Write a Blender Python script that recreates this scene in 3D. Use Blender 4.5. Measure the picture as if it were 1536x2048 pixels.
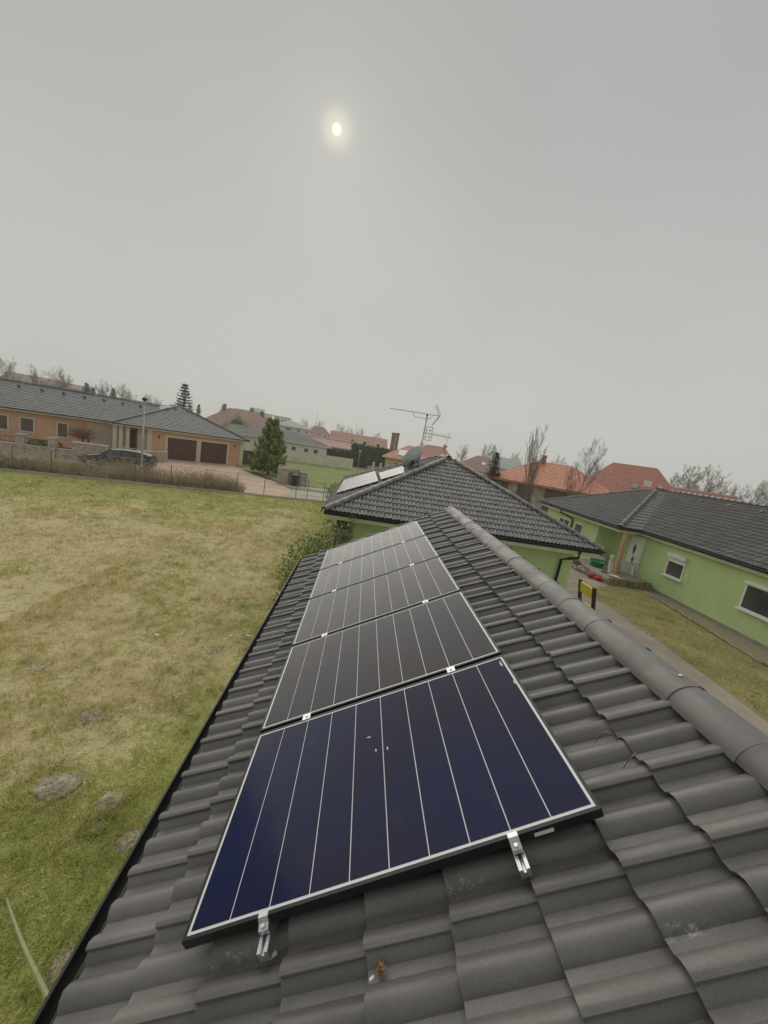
import bpy, bmesh, math, random
import numpy as np
from mathutils import Vector, Matrix, noise
R = math.radians
random.seed(7)
rng = np.random.default_rng(7)
scene = bpy.context.scene
for o in list(bpy.data.objects):
    bpy.data.objects.remove(o)
col = scene.collection

# ------------------------------------------------------------------ camera
CAM = Vector((0.398, -1.084, 4.80))
cd = bpy.data.cameras.new('camera')
cam = bpy.data.objects.new('camera', cd)
col.objects.link(cam)
cam.matrix_world = (Matrix.Translation(CAM) @ Matrix.Rotation(-0.0770, 4, 'Z')
                    @ Matrix.Rotation(1.3930, 4, 'X') @ Matrix.Rotation(0.1623, 4, 'Z'))
cd.sensor_fit = 'VERTICAL'
cd.sensor_height = 24.0
cd.sensor_width = 18.0
cd.lens = 24.0 * 723.8 / 2048.0
cd.clip_start = 0.05
cd.clip_end = 3000
scene.camera = cam

# ------------------------------------------------------------------ sky, sun, exposure
SUN_EL, SUN_AZ = R(34.6), R(-10.0)
SUNV = Vector((math.sin(SUN_AZ) * math.cos(SUN_EL), math.cos(SUN_AZ) * math.cos(SUN_EL), math.sin(SUN_EL)))
world = bpy.data.worlds.new('World')
scene.world = world
world.use_nodes = True
wt = world.node_tree
wt.nodes.clear()
def wn(t, **k):
    n = wt.nodes.new(t)
    for a, b in k.items():
        setattr(n, a, b)
    return n
w_out = wn('ShaderNodeOutputWorld')
w_tc = wn('ShaderNodeTexCoord')
w_sep = wn('ShaderNodeSeparateXYZ')
wt.links.new(w_tc.outputs['Generated'], w_sep.inputs[0])
w_ramp = wn('ShaderNodeValToRGB')
e = w_ramp.color_ramp.elements
e[0].position, e[0].color = 0.0, (0.575, 0.582, 0.548, 1)
e[1].position, e[1].color = 1.0, (0.38, 0.39, 0.38, 1)
for p_, c_ in ((0.10, (0.56, 0.567, 0.537, 1)), (0.32, (0.512, 0.52, 0.50, 1)), (0.62, (0.435, 0.443, 0.43, 1))):
    q = w_ramp.color_ramp.elements.new(p_); q.color = c_
# faint mottling of the overcast
w_nz = wn('ShaderNodeTexNoise'); w_nz.inputs['Scale'].default_value = 1.7; w_nz.inputs['Detail'].default_value = 3
wt.links.new(w_tc.outputs['Generated'], w_nz.inputs['Vector'])
w_mr = wn('ShaderNodeMapRange'); w_mr.inputs[1].default_value = .3; w_mr.inputs[2].default_value = .7
w_mr.inputs[3].default_value = .955; w_mr.inputs[4].default_value = 1.045
wt.links.new(w_nz.outputs['Fac'], w_mr.inputs[0])
w_mul = wn('ShaderNodeVectorMath', operation='SCALE')
wt.links.new(w_sep.outputs['Z'], w_ramp.inputs['Fac'])
wt.links.new(w_ramp.outputs['Color'], w_mul.inputs[0])
wt.links.new(w_mr.outputs[0], w_mul.inputs['Scale'])
# the sun showing through the cloud: a small disc with a soft halo
w_dot = wn('ShaderNodeVectorMath', operation='DOT_PRODUCT')
wt.links.new(w_tc.outputs['Generated'], w_dot.inputs[0]); w_dot.inputs[1].default_value = SUNV
w_acos = wn('ShaderNodeMath', operation='ARCCOSINE'); wt.links.new(w_dot.outputs['Value'], w_acos.inputs[0])
def halo(r0, r1, v, c, prev):
    m = wn('ShaderNodeMapRange', interpolation_type='SMOOTHERSTEP')
    m.inputs[1].default_value = R(r0); m.inputs[2].default_value = R(r1)
    m.inputs[3].default_value = v; m.inputs[4].default_value = 0
    wt.links.new(w_acos.outputs[0], m.inputs[0])
    s = wn('ShaderNodeVectorMath', operation='SCALE'); s.inputs[0].default_value = c
    wt.links.new(m.outputs[0], s.inputs['Scale'])
    a = wn('ShaderNodeVectorMath', operation='ADD')
    wt.links.new(prev, a.inputs[0]); wt.links.new(s.outputs[0], a.inputs[1])
    return a.outputs[0]
sk = halo(0.0, 0.72, 0.80, (1.0, 1.0, 0.72), w_mul.outputs[0])
sk = halo(0.0, 2.7, 0.24, (1.0, 0.97, 0.50), sk)
sk = halo(0.5, 6.0, 0.025, (1.0, 0.98, 0.85), sk)

w_bg = wn('ShaderNodeBackground'); w_bg.inputs['Strength'].default_value = 1.0
wt.links.new(sk, w_bg.inputs['Color'])
w_sky = wn('ShaderNodeTexSky'); w_sky.sky_type = 'NISHITA'; w_sky.sun_disc = False
w_sky.sun_elevation = SUN_EL; w_sky.sun_rotation = SUN_AZ; w_sky.dust_density = 6; w_sky.air_density = 1.5
w_bg2 = wn('ShaderNodeBackground'); w_bg2.inputs['Strength'].default_value = 0.05
wt.links.new(w_sky.outputs[0], w_bg2.inputs['Color'])
w_mix = wn('ShaderNodeMixShader'); w_mix.inputs['Fac'].default_value = 0.02
wt.links.new(w_bg.outputs[0], w_mix.inputs[1]); wt.links.new(w_bg2.outputs[0], w_mix.inputs[2])
wt.links.new(w_mix.outputs[0], w_out.inputs['Surface'])

sl = bpy.data.lights.new('sun', 'SUN')
sl.energy = 1.5
sl.angle = R(72)
sl.color = (1.0, 0.96, 0.86)
sun = bpy.data.objects.new('sun', sl)
col.objects.link(sun)
sun.rotation_euler = (-SUNV).to_track_quat('-Z', 'Y').to_euler()
sun.location = SUNV * 60

vs = scene.view_settings
vs.view_transform = 'Standard'; vs.look = 'None'; vs.exposure = 0.0; vs.gamma = 1.0; vs.use_curve_mapping = False
scene.cycles.max_bounces = 6
scene.cycles.volume_bounces = 1
scene.cycles.use_denoising = True

# ------------------------------------------------------------------ helpers
class MB:
    """collects geometry for ONE mesh object"""
    def __init__(s):
        s.v = []; s.f = []; s.m = []; s.mi = 0
    def add(s, vs_, fs):
        b = len(s.v)
        s.v.extend([tuple(p) for p in vs_])
        for f in fs:
            s.f.append(tuple(i + b for i in f)); s.m.append(s.mi)
    def box(s, c, d, M=None):
        x, y, z = d[0] / 2, d[1] / 2, d[2] / 2
        p = [Vector((a, b, e_)) for e_ in (-z, z) for b in (-y, y) for a in (-x, x)]
        if M is not None:
            p = [M @ q for q in p]
        c = Vector(c)
        s.add([q + c for q in p], [(0, 2, 3, 1), (4, 5, 7, 6), (0, 1, 5, 4), (2, 6, 7, 3), (0, 4, 6, 2), (1, 3, 7, 5)])
    def box2(s, a, b):
        s.box([(i + j) / 2 for i, j in zip(a, b)], [abs(j - i) for i, j in zip(a, b)])
    def poly(s, pts):
        s.add(pts, [tuple(range(len(pts)))])
    def prism(s, pts, off):
        """extrude polygon pts by vector off"""
        n = len(pts); off = Vector(off)
        a = [Vector(p) for p in pts]; b = [p + off for p in a]
        fs = [tuple(reversed(range(n))), tuple(range(n, 2 * n))]
        for i in range(n):
            j = (i + 1) % n
            fs.append((i, j, n + j, n + i))
        s.add(a + b, fs)
    def tube(s, pts, rad, n=6, cap=True):
        pts = [Vector(p) for p in pts]
        if not hasattr(rad, '__len__'):
            rad = [rad] * len(pts)
        rings = []
        for i, p in enumerate(pts):
            t = (pts[min(i + 1, len(pts) - 1)] - pts[max(i - 1, 0)])
            if t.length < 1e-9: t = Vector((0, 0, 1))
            t.normalize()
            a = t.cross(Vector((0, 0, 1)) if abs(t.z) < .9 else Vector((1, 0, 0))).normalized()
            b = t.cross(a)
            rings.append([p + (a * math.cos(k * 2 * math.pi / n) + b * math.sin(k * 2 * math.pi / n)) * rad[i] for k in range(n)])
        fs = []
        for i in range(len(pts) - 1):
            for k in range(n):
                k2 = (k + 1) % n
                fs.append((i * n + k, i * n + k2, (i + 1) * n + k2, (i + 1) * n + k))
        if cap and n > 2:
            fs.append(tuple(reversed(range(n)))); fs.append(tuple(range((len(pts) - 1) * n, len(pts) * n)))
        s.add([q for r in rings for q in r], fs)
    def loft(s, rings, closed=True, caps=True):
        n = len(rings[0]); fs = []
        for i in range(len(rings) - 1):
            for k in range(n if closed else n - 1):
                k2 = (k + 1) % n
                fs.append((i * n + k, i * n + k2, (i + 1) * n + k2, (i + 1) * n + k))
        if caps:
            fs.append(tuple(reversed(range(n)))); fs.append(tuple(range((len(rings) - 1) * n, len(rings) * n)))
        s.add([q for r in rings for q in r], fs)
    def blob(s, c, r, seed=0, amp=.18, nu=12, nv=8, half=False, fr=1.7):
        c = Vector(c); rings = []
        for j in range(nv + 1):
            ph = (math.pi / 2 if half else math.pi) * j / nv
            ring = []
            for i in range(nu):
                th = 2 * math.pi * i / nu
                d = Vector((math.sin(ph) * math.cos(th), math.sin(ph) * math.sin(th), math.cos(ph)))
                k = 1 + amp * noise.noise(d * fr + Vector((seed * 3.1, seed * 1.7, 0))) * 2
                ring.append(c + Vector((d.x * r[0] * k, d.y * r[1] * k, d.z * r[2] * k)))
            rings.append(ring)
        s.loft(rings, caps=not half)
    def mesh(s, name, mats, smooth=False):
        me = bpy.data.meshes.new(name)
        me.from_pydata(s.v, [], s.f)
        for m in (mats if isinstance(mats, (list, tuple)) else [mats]):
            me.materials.append(m)
        if any(s.m):
            me.polygons.foreach_set('material_index', s.m)
        if smooth:
            me.shade_smooth()
        me.update()
        return me
    def build(s, name, mats, parent=None, smooth=False):
        return link(bpy.data.objects.new(name, s.mesh(name, mats, smooth)), parent)

def link(o, parent=None):
    col.objects.link(o)
    if parent is not None:
        o.parent = parent
        if 'base' in parent:
            o.matrix_parent_inverse = Matrix.Translation(-Vector(parent['base']))
    return o
def thing(name, label, cat, loc=(0, 0, 0), group=None):
    """an Empty at the base of a thing; parts are meshed in world coordinates"""
    o = bpy.data.objects.new(name, None)
    col.objects.link(o)
    o.empty_display_size = .2
    o.location = loc
    o['base'] = list(loc)
    return tag(o, label, cat, group)
def tag(o, label, cat, group=None):
    o['label'] = label; o['category'] = cat
    if group: o['group'] = group
    return o
def struct(o):
    o['kind'] = 'structure'
    return o
def stuff(o):
    o['kind'] = 'stuff'
    return o
def dup(root, loc, rz=0, sc=1.0, label=None, group=None):
    r = root.copy(); col.objects.link(r)
    r.location = loc; r.rotation_euler = (0, 0, rz)
    r.scale = (sc, sc, sc) if not hasattr(sc, '__len__') else sc
    if label: r['label'] = label
    if group: r['group'] = group
    for ch in root.children:
        c = ch.copy(); col.objects.link(c); c.parent = r
        for g in ch.children:
            d = g.copy(); col.objects.link(d); d.parent = c
    return r

# ------------------------------------------------------------------ materials
class NT:
    def __init__(s, name):
        s.mat = bpy.data.materials.new(name); s.mat.use_nodes = True
        s.t = s.mat.node_tree; s.t.nodes.clear()
        s.out = s.n('ShaderNodeOutputMaterial'); s.b = s.n('ShaderNodeBsdfPrincipled')
        s.l(s.b.outputs[0], s.out.inputs['Surface'])
        s.pos = s.n('ShaderNodeNewGeometry')
        s.P = s.pos.outputs['Position']
    def n(s, t, **k):
        n = s.t.nodes.new(t)
        for a, b in k.items(): setattr(n, a, b)
        return n
    def l(s, a, b): s.t.links.new(a, b)
    def put(s, sock, v):
        if hasattr(v, 'links') or hasattr(v, 'is_output'): s.l(v, sock)
        else: sock.default_value = v
    def noise(s, scale, detail=3, vec=None, rough=.55):
        n = s.n('ShaderNodeTexNoise'); n.inputs['Scale'].default_value = scale
        n.inputs['Detail'].default_value = detail; n.inputs['Roughness'].default_value = rough
        s.l(vec if vec is not None else s.P, n.inputs['Vector']); return n.outputs['Fac']
    def math(s, op, a, b=0.0, clamp=False):
        n = s.n('ShaderNodeMath', operation=op, use_clamp=clamp)
        s.put(n.inputs[0], a); s.put(n.inputs[1], b); return n.outputs[0]
    def rng(s, v, a, b, c=0., d=1., smooth=True):
        n = s.n('ShaderNodeMapRange'); n.interpolation_type = 'SMOOTHSTEP' if smooth else 'LINEAR'
        s.put(n.inputs[0], v)
        for i, x in enumerate((a, b, c, d)): n.inputs[i + 1].default_value = x
        return n.outputs[0]
    def mix(s, f, a, b, mode='MIX'):
        n = s.n('ShaderNodeMix', data_type='RGBA', blend_type=mode)
        s.put(n.inputs[0], f)
        for sock, v in ((n.inputs[6], a), (n.inputs[7], b)):
            if isinstance(v, tuple) and len(v) == 3: v = v + (1,)
            s.put(sock, v)
        return n.outputs[2]
    def xyz(s, vec=None):
        n = s.n('ShaderNodeSeparateXYZ'); s.l(vec if vec is not None else s.P, n.inputs[0]); return n.outputs
    def scalev(s, v, k):
        n = s.n('ShaderNodeVectorMath', operation='MULTIPLY'); s.l(v, n.inputs[0]); n.inputs[1].default_value = k; return n.outputs[0]
    def bump(s, h, strength=.3, dist=.01, prev=None):
        n = s.n('ShaderNodeBump'); n.inputs['Strength'].default_value = strength; n.inputs['Distance'].default_value = dist
        s.l(h, n.inputs['Height'])
        if prev is not None: s.l(prev, n.inputs['Normal'])
        s.l(n.outputs[0], s.b.inputs['Normal']); return n.outputs[0]
    def color(s, c): s.put(s.b.inputs['Base Color'], c if not (isinstance(c, tuple) and len(c) == 3) else c + (1,))
    def set(s, rough=None, spec=None, metal=None):
        if rough is not None: s.put(s.b.inputs['Roughness'], rough)
        if spec is not None: s.b.inputs['Specular IOR Level'].default_value = spec
        if metal is not None: s.b.inputs['Metallic'].default_value = metal
        return s

def mat(name, c, rough=.75, var=.12, scale=3., bump=0., bscale=40., objvar=0., metal=0., spec=.4, dirt=None, island=0., stretch=None):
    """plain surface with uneven tone, optional grain, per-object tone and dirt patches"""
    t = NT(name)
    vec = t.scalev(t.P, stretch) if stretch else None
    k = t.rng(t.noise(scale, 5, vec), .28, .72, 1 - var, 1 + var)
    if objvar:
        oi = t.n('ShaderNodeObjectInfo')
        k = t.math('MULTIPLY', k, t.rng(oi.outputs['Random'], 0, 1, 1 - objvar, 1 + objvar, False))
    if island:
        k = t.math('MULTIPLY', k, t.rng(t.pos.outputs['Random Per Island'], 0, 1, 1 - island, 1 + island, False))
    sv = t.n('ShaderNodeVectorMath', operation='SCALE'); sv.inputs[0].default_value = c; t.l(k, sv.inputs['Scale'])
    cc = sv.outputs[0]
    if dirt:
        dc, ds, da, db = dirt
        cc = t.mix(t.rng(t.noise(ds, 6), da, db), cc, dc)
    t.color(cc)
    t.set(rough, spec, metal)
    if bump:
        t.bump(t.noise(bscale, 4), bump, .01)
    return t.mat

M = {}
def tile_mat(name, c, scuff=False):
    t = NT(name)
    oi = t.n('ShaderNodeObjectInfo')
    k = t.math('MULTIPLY', t.rng(t.noise(2.2, 5), .3, .7, .86, 1.12), t.rng(oi.outputs['Random'], 0, 1, .84, 1.16, False))
    k = t.math('MULTIPLY', k, t.rng(t.noise(160, 2), .3, .7, .90, 1.10))
    sv = t.n('ShaderNodeVectorMath', operation='SCALE'); sv.inputs[0].default_value = c; t.l(k, sv.inputs['Scale'])
    cc = t.mix(t.rng(t.noise(5.5, 6), .60, .78, 0, .35), sv.outputs[0], (.20, .18, .14))
    cc = t.mix(t.rng(t.noise(75, 2), .68, .76, 0, .28), cc, (.30, .29, .25))
    cc = t.mix(t.rng(t.noise(1.1, 5, t.scalev(t.P, (1, 3.2, 1))), .55, .75, 0, .40), cc, (.085, .078, .070))
    if scuff:
        tc = t.n('ShaderNodeTexCoord'); x = t.xyz(tc.outputs['Object'])
        d = t.math('ABSOLUTE', t.math('SUBTRACT', x[0], .158))
        band = t.math('MULTIPLY', t.rng(d, .012, .018, 1, 0), t.rng(x[1], .05, .24, 1, 0))
        st = t.scalev(tc.outputs['Object'], (520, 170, 300))
        gr = t.math('MULTIPLY', t.rng(t.noise(.5, 4, st), .36, .66), t.rng(t.noise(30, 3), .42, .66, 0, .6))
        cc = t.mix(t.math('MULTIPLY', band, gr), cc, (.62, .61, .57))
    t.color(cc)
    t.set(t.rng(t.noise(6, 4), .3, .7, .34, .56), .60)
    b1 = t.bump(t.noise(260, 2), .22, .004)
    t.bump(t.noise(28, 4), .12, .01, b1)
    return t.mat
M['tile'] = tile_mat('charcoal_concrete_tile', (.168, .157, .148))
M['tile_scuff'] = tile_mat('charcoal_tile_scuffed', (.168, .157, .148), True)
M['tile_far'] = tile_mat('dark_grey_tile', (.178, .170, .163))
M['deck'] = mat('roof_underlay', (.03, .03, .03), .9)
M['black_metal'] = mat('black_coated_steel', (.018, .018, .019), .38, .25, 8, dirt=((.09, .085, .07), 14, .62, .85))
M['alu'] = mat('aluminium', (.62, .63, .63), .34, .10, 20, metal=.9, bump=.05, bscale=90)
M['frame_black'] = mat('black_anodised', (.016, .016, .018), .35, .2, 10)
M['white_plastic'] = mat('white_plastic', (.74, .74, .71), .45, .06, 6)
M['backsheet'] = mat('white_backsheet', (.78, .79, .78), .25, .04, 5)
M['copper'] = mat('copper_wire', (.30, .19, .14), .4, .2, 30, metal=.8)
M['leaf_dry'] = mat('dry_leaf', (.26, .13, .06), .8, .4, 60)
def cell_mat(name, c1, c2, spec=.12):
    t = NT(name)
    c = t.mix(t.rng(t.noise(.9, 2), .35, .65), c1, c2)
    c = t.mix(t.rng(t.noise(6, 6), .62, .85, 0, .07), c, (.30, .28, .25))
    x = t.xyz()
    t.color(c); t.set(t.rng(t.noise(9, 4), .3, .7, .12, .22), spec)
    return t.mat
M['cell'] = cell_mat('silicon_cell_blue', (.009, .014, .060), (.014, .013, .040))  # blue glint of the coating at steep view, put into the base colour
M['cell_dark'] = cell_mat('silicon_cell_dark', (.024, .021, .034), (.030, .023, .028), .20)  # same cells at a flatter view; the coating's darker look is painted in
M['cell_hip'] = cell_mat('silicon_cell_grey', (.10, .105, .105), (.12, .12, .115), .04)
def wall_mat(name, c, low=(.30, .29, .25), var=.06):
    t = NT(name)
    k = t.rng(t.noise(.7, 5), .3, .7, 1 - var, 1 + var)
    sv = t.n('ShaderNodeVectorMath', operation='SCALE'); sv.inputs[0].default_value = c; t.l(k, sv.inputs['Scale'])
    st = t.scalev(t.P, (3., 3., .35))
    c2 = t.mix(t.rng(t.noise(1.2, 5, st), .52, .80, 0, .40), sv.outputs[0], low)
    t.color(c2); t.set(.9, .2); t.bump(t.noise(120, 3), .25, .006)
    return t.mat
M['green_wall'] = wall_mat('green_render', (.50, .63, .30), (.34, .40, .22))
M['green_soffit'] = wall_mat('green_soffit', (.56, .60, .40), (.30, .30, .22))
M['orange_wall'] = wall_mat('orange_render', (.70, .41, .265), (.48, .32, .21))
M['cream'] = wall_mat('cream_render', (.70, .65, .50), (.45, .40, .30))
M['beige_wall'] = wall_mat('beige_render', (.60, .48, .38), (.4, .33, .27))
M['white_wall'] = wall_mat('white_render', (.74, .74, .70), (.5, .48, .42))
M['salmon_wall'] = wall_mat('salmon_render', (.60, .34, .24), (.42, .28, .22))
M['pink_block'] = wall_mat('pink_wall', (.5, .30, .27), (.4, .28, .24))
M['ochre_wall'] = wall_mat('ochre_render', (.66, .48, .26), (.45, .35, .2))
M['white_trim'] = mat('white_trim', (.76, .75, .70), .6, .06, 4)
M['glass'] = mat('dark_window_glass', (.045, .047, .047), .05, .5, 1.1, spec=.8)
M['blind'] = mat('brown_blind', (.14, .09, .08), .6, .15, 3)
M['brown_door'] = mat('dark_brown_door', (.095, .045, .032), .5, .12, 4)
M['wood'] = mat('pine_wood', (.50, .30, .17), .65, .2, 4, stretch=(12, 12, 1.5))
M['dark_wood'] = mat('dark_wood', (.10, .065, .045), .8, .3, 6)
# ------------------------------------------------------------------ tiled roofs
TW, TG = 0.268, 0.309            # cover width and gauge of one double-roll tile
TL_ = TG + .035
def tprof(u, h=.037):
    d = min(abs(u - .112), abs(u - .246), abs(u + .022)) / .050      # two rolls with flat pans between
    a = math.cos(math.pi / 2 * d) ** .85 if d < 1 else 0.0
    return h * a + .019 * u / TW
def tile_mesh(name, us, m):
    mb = MB(); n = len(us)
    top0 = [(u, 0.0, tprof(u) + .031) for u in us]
    top1 = [(u, TL_, tprof(u) - .003) for u in us]
    mb.add(top0 + top1, [(i, i + 1, n + i + 1, n + i) for i in range(n - 1)])
    nt_ = len(mb.f)
    fr0 = [(u, 0.0, tprof(u) + .031) for u in us]
    fr1 = [(u, 0.016, tprof(u) - .002) for u in us]
    mb.add(fr0 + fr1, [(i + 1, i, n + i, n + i + 1) for i in range(n - 1)])
    u = us[-1]; z = tprof(u)
    q = tprof(u - .03)
    mb.add([(u, 0, z + .031), (u, TL_, z - .003), (u, TL_, z - .013), (u, 0, z + .021), (u - .03, TL_, q - .016), (u - .03, 0, q + .018)], [(0, 3, 2, 1), (3, 5, 4, 2)])
    me = mb.mesh(name, m)
    sm = [True] * nt_ + [False] * (len(mb.f) - nt_)
    me.polygons.foreach_set('use_smooth', sm)
    foot = {i for i, u_ in enumerate(us) if min(abs(u_ - q_) for q_ in (.028, .062, .162, .196)) < .0005}
    for e_ in me.edges:
        a, b = sorted(e_.vertices)
        if b == a + n and a in foot: e_.use_edge_sharp = True
    return me
US_HI = [-.032, -.010, .008, .020, .028, .062, .070, .086, .112, .138, .154, .162, .196, .204, .220, .246, .258, TW]
US_LO = [-.030, 0, .028, .062, .078, .112, .146, .162, .196, .214, .246, TW]
tile_hi = tile_mesh('roof_tile', US_HI, M['tile'])
tile_lo = tile_mesh('roof_tile', US_LO, M['tile'])
tile_lo2 = tile_mesh('roof_tile', US_LO, M['tile_far'])

def inside(poly, u, v, m=0.0):
    """poly counter-clockwise in (u, v)"""
    for (a, b), (c, d) in zip(poly, poly[1:] + poly[:1]):
        l = math.hypot(c - a, d - b)
        if ((c - a) * (v - b) - (d - b) * (u - a)) / l < m: return False
    return True
def roof_tiles(O, v, poly, lift=0.0, u0=0.0, v0=0.0):
    """placements (matrix, clip-planes) of all tiles on a plane: O origin, v up-slope, poly in (u, v), u = v x n"""
    v = Vector(v).normalized(); h = Vector((v.x, v.y, 0)).normalized()
    n = (Vector((0, 0, 1)) - v * v.z).normalized(); u = v.cross(n)
    O = Vector(O) + n * lift
    us = [p[0] for p in poly]; vs_ = [p[1] for p in poly]
    res = []
    i0 = math.floor((min(us) - u0) / TW) - 1; i1 = math.ceil((max(us) - u0) / TW) + 1
    j1 = math.ceil((max(vs_) - v0) / TG) + 1
    for j in range(0, j1):
        for i in range(i0, i1):
            a, b = u0 + i * TW, v0 + j * TG
            cs = [(a, b), (a + TW, b), (a, b + TG), (a + TW, b + TG)]
            ins = [inside(poly, *c, m=-.004) for c in cs]
            if not any(ins) and not inside(poly, a + TW / 2, b + TG / 2): continue
            clip = []
            if not all(ins):
                for (p, q), (r_, s_) in zip(poly, poly[1:] + poly[:1]):
                    d = Vector((r_ - p, s_ - q)).normalized(); nn = Vector((-d.y, d.x))
                    if any(nn.dot(Vector(c) - Vector((p, q))) < -.004 for c in cs):
                        clip.append((p - a, q - b, nn.x, nn.y))
            Mx = Matrix((( u.x, v.x, n.x, 0), (u.y, v.y, n.y, 0), (u.z, v.z, n.z, 0), (0, 0, 0, 1)))
            jit = Matrix.Rotation(random.gauss(0, .004), 4, 'Z') @ Matrix.Translation((0, random.gauss(0, .0025), random.gauss(0, .0012)))
            res.append((Matrix.Translation(O + u * a + v * b) @ Mx @ jit, clip, (i, j)))
    return res
def clipped(me, clip):
    bm = bmesh.new(); bm.from_mesh(me)
    for p, q, nx, ny in clip:
        bmesh.ops.bisect_plane(bm, geom=bm.verts[:] + bm.edges[:] + bm.faces[:], plane_co=(p, q, 0), plane_no=(nx, ny, 0), clear_inner=True)
    m2 = bpy.data.meshes.new('roof_tile'); bm.to_mesh(m2); bm.free()
    for m in me.materials: m2.materials.append(m)
    return m2
def lay_tiles(parent, places, me, budget=300, me_rest=None, hook=None):
    """the tiles that show largest become objects, the rest one joined part"""
    me_rest = me_rest or me
    def score(pl):
        c = pl[0].translation - CAM
        n = pl[0].to_3x3() @ Vector((0, 0, 1))
        f = -c.normalized().dot(n)
        fw = cam.matrix_world.to_3x3() @ Vector((0, 0, -1))
        vis = c.normalized().dot(fw)
        return (max(f, .02) if vis > .45 else .001) / c.length_squared
    pl = sorted(places, key=score, reverse=True)
    for k, (mx, clip, ij) in enumerate(pl[:budget]):
        m_ = clipped(me, clip) if clip else me
        if len(m_.polygons) == 0: continue
        o = bpy.data.objects.new('roof_tile', m_)
        link(o, parent); o.matrix_basis = mx
        if hook: hook(o, ij)
    rest = pl[budget:]
    if rest:
        mb = MB()
        for mx, clip, ij in rest:
            m_ = clipped(me_rest, clip) if clip else me_rest
            if len(m_.polygons) == 0: continue
            mb.add([mx @ q.co for q in m_.vertices], [tuple(p.vertices) for p in m_.polygons])
            if clip: bpy.data.meshes.remove(m_)
        stuff(mb.build('roof_tiles', list(me_rest.materials), parent, smooth=False))
def capmesh(name, L, r0, r1, h0, h1, m, n=8, lip=.012):
    """half-round ridge tile, along +Y, wider at the y=0 end"""
    mb = MB(); rings = []
    for y, r, h in ((0, r0, h0), (.03, r0, h0), (.035, r0 - lip * .5, h0 - lip * .5), (L, r1, h1)):
        rings.append([Vector((-r * math.cos(math.pi * k / n), y, h * math.sin(math.pi * k / n))) for k in range(n + 1)])
    mb.loft(rings, closed=False, caps=False)
    k = n + 1
    mb.add([q for q in rings[0]] + [Vector((q.x * .84, 0, q.z * .80)) for q in rings[0]], [(i + 1, i, k + i, k + i + 1) for i in range(n)])
    return mb.mesh(name, m, True)
def lay_caps(parent, a, b, me, step, drop=0.0):
    """ridge or hip tiles from a up to b; the wide end of each lies over the one below"""
    a, b = Vector(a), Vector(b); d = (b - a); L = d.length; d.normalize()
    x = d.cross(Vector((0, 0, 1))).normalized(); z = x.cross(d)
    n = max(1, int(L / step))
    for i in range(n):
        p = a + d * (i * step) + z * (.010 * random.random() - drop)
        mx = Matrix(((x.x, d.x, z.x, p.x), (x.y, d.y, z.y, p.y), (x.z, d.z, z.z, p.z), (0, 0, 0, 1)))
        mx = mx @ Matrix.Rotation(random.gauss(0, .008), 4, 'Z') @ Matrix.Rotation(.035, 4, 'X')
        o = bpy.data.objects.new('ridge_tile', me); link(o, parent); o.matrix_basis = mx
def gutter(parent, a, b, r=.062, m=None, name='gutter', nrm=(0, 0, 0)):
    """half-round gutter with a rolled front lip"""
    a, b = Vector(a), Vector(b); d = (b - a).normalized(); x = d.cross(Vector((0, 0, 1))).normalized()
    mb = MB(); rings = []
    for p in (a, b):
        out = [p + x * (r * math.cos(t)) + Vector((0, 0, r * math.sin(t))) for t in [math.pi + math.pi * k / 8 for k in range(9)]]
        inn = [p + x * ((r - .006) * math.cos(t)) + Vector((0, 0, (r - .006) * math.sin(t))) for t in [2 * math.pi - math.pi * k / 8 for k in range(9)]]
        rings.append(out + inn)
    mb.loft(rings)
    for s_ in (-1, 1):
        mb.tube([a + x * r * s_, b + x * r * s_], .010, 6)
    return mb.build(name, m or M['black_metal'], parent)

# ================================================================== the roof underfoot
TH = 0.4798; CT, ST = math.cos(TH), math.sin(TH)
PZ = 2.8677                                           # height of the panel plane's origin
Uv, Nv, Yv = Vector((CT, 0, ST)), Vector((-ST, 0, CT)), Vector((0, 1, 0))
def rp(s, t, off=0.0):
    """point on the roof: s up the slope, t along the ridge, off above the glass of the panels"""
    return Uv * s + Yv * t + Nv * off + Vector((0, 0, PZ))
XR, Y0, Y1 = 2.156, -3.3, 5.60
g1 = thing('panel_garage', 'green garage with charcoal tiled roof carrying the five large solar panels', 'garage', (2.1, 1.1, 0))
TOFF = -0.157
eave = rp(-.549, 0, TOFF); peak = Vector((XR, 0, eave.z + (XR - eave.x) * math.tan(TH)))
mb = MB()
for sx in (1, -1):
    X = lambda x: XR + (x - XR) * sx
    e0 = Vector((X(eave.x + .03), 0, eave.z - .02)); p0 = Vector((XR, 0, peak.z - .035))
    pts = [Vector((e0.x, Y0, e0.z)), Vector((e0.x, Y1, e0.z)), Vector((p0.x, Y1, p0.z)), Vector((p0.x, Y0, p0.z))]
    mb.prism(pts, (0, 0, -.10))
roof1 = mb.build('roof', M['deck'], g1)
SLOPE = (XR - eave.x) / CT
# u axis is -Y: u = 0 at y = -0.145 + 20 tiles
UY = -0.145 + .268 * 22
TOPV = 9 * TG - .001
pol = [(UY - Y1, 0), (UY - Y0, 0), (UY - Y0, TOPV), (UY - Y1, TOPV)]
pl = roof_tiles((eave.x, UY, eave.z), Uv, pol)
SCUFF = {}
def hook(o, ij):
    y = UY - (ij[0] + 1) * TW
    if (ij[1], round((y + .145) / TW)) in ((5, 0), (7, -1), (2, 0)):
        o.material_slots[0].link = 'OBJECT'; o.material_slots[0].material = M['tile_scuff']
    if (ij[1], round((y + .145) / TW)) == (7, 1):           # a tile left lifted beside the panel
        o.matrix_basis = Matrix.Translation(Nv * .018 - Uv * .012) @ o.matrix_basis @ Matrix.Rotation(.05, 4, 'Y')
lay_tiles(roof1, pl, tile_hi, 300, None, hook)
Wv = Vector((-CT, 0, ST))
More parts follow.
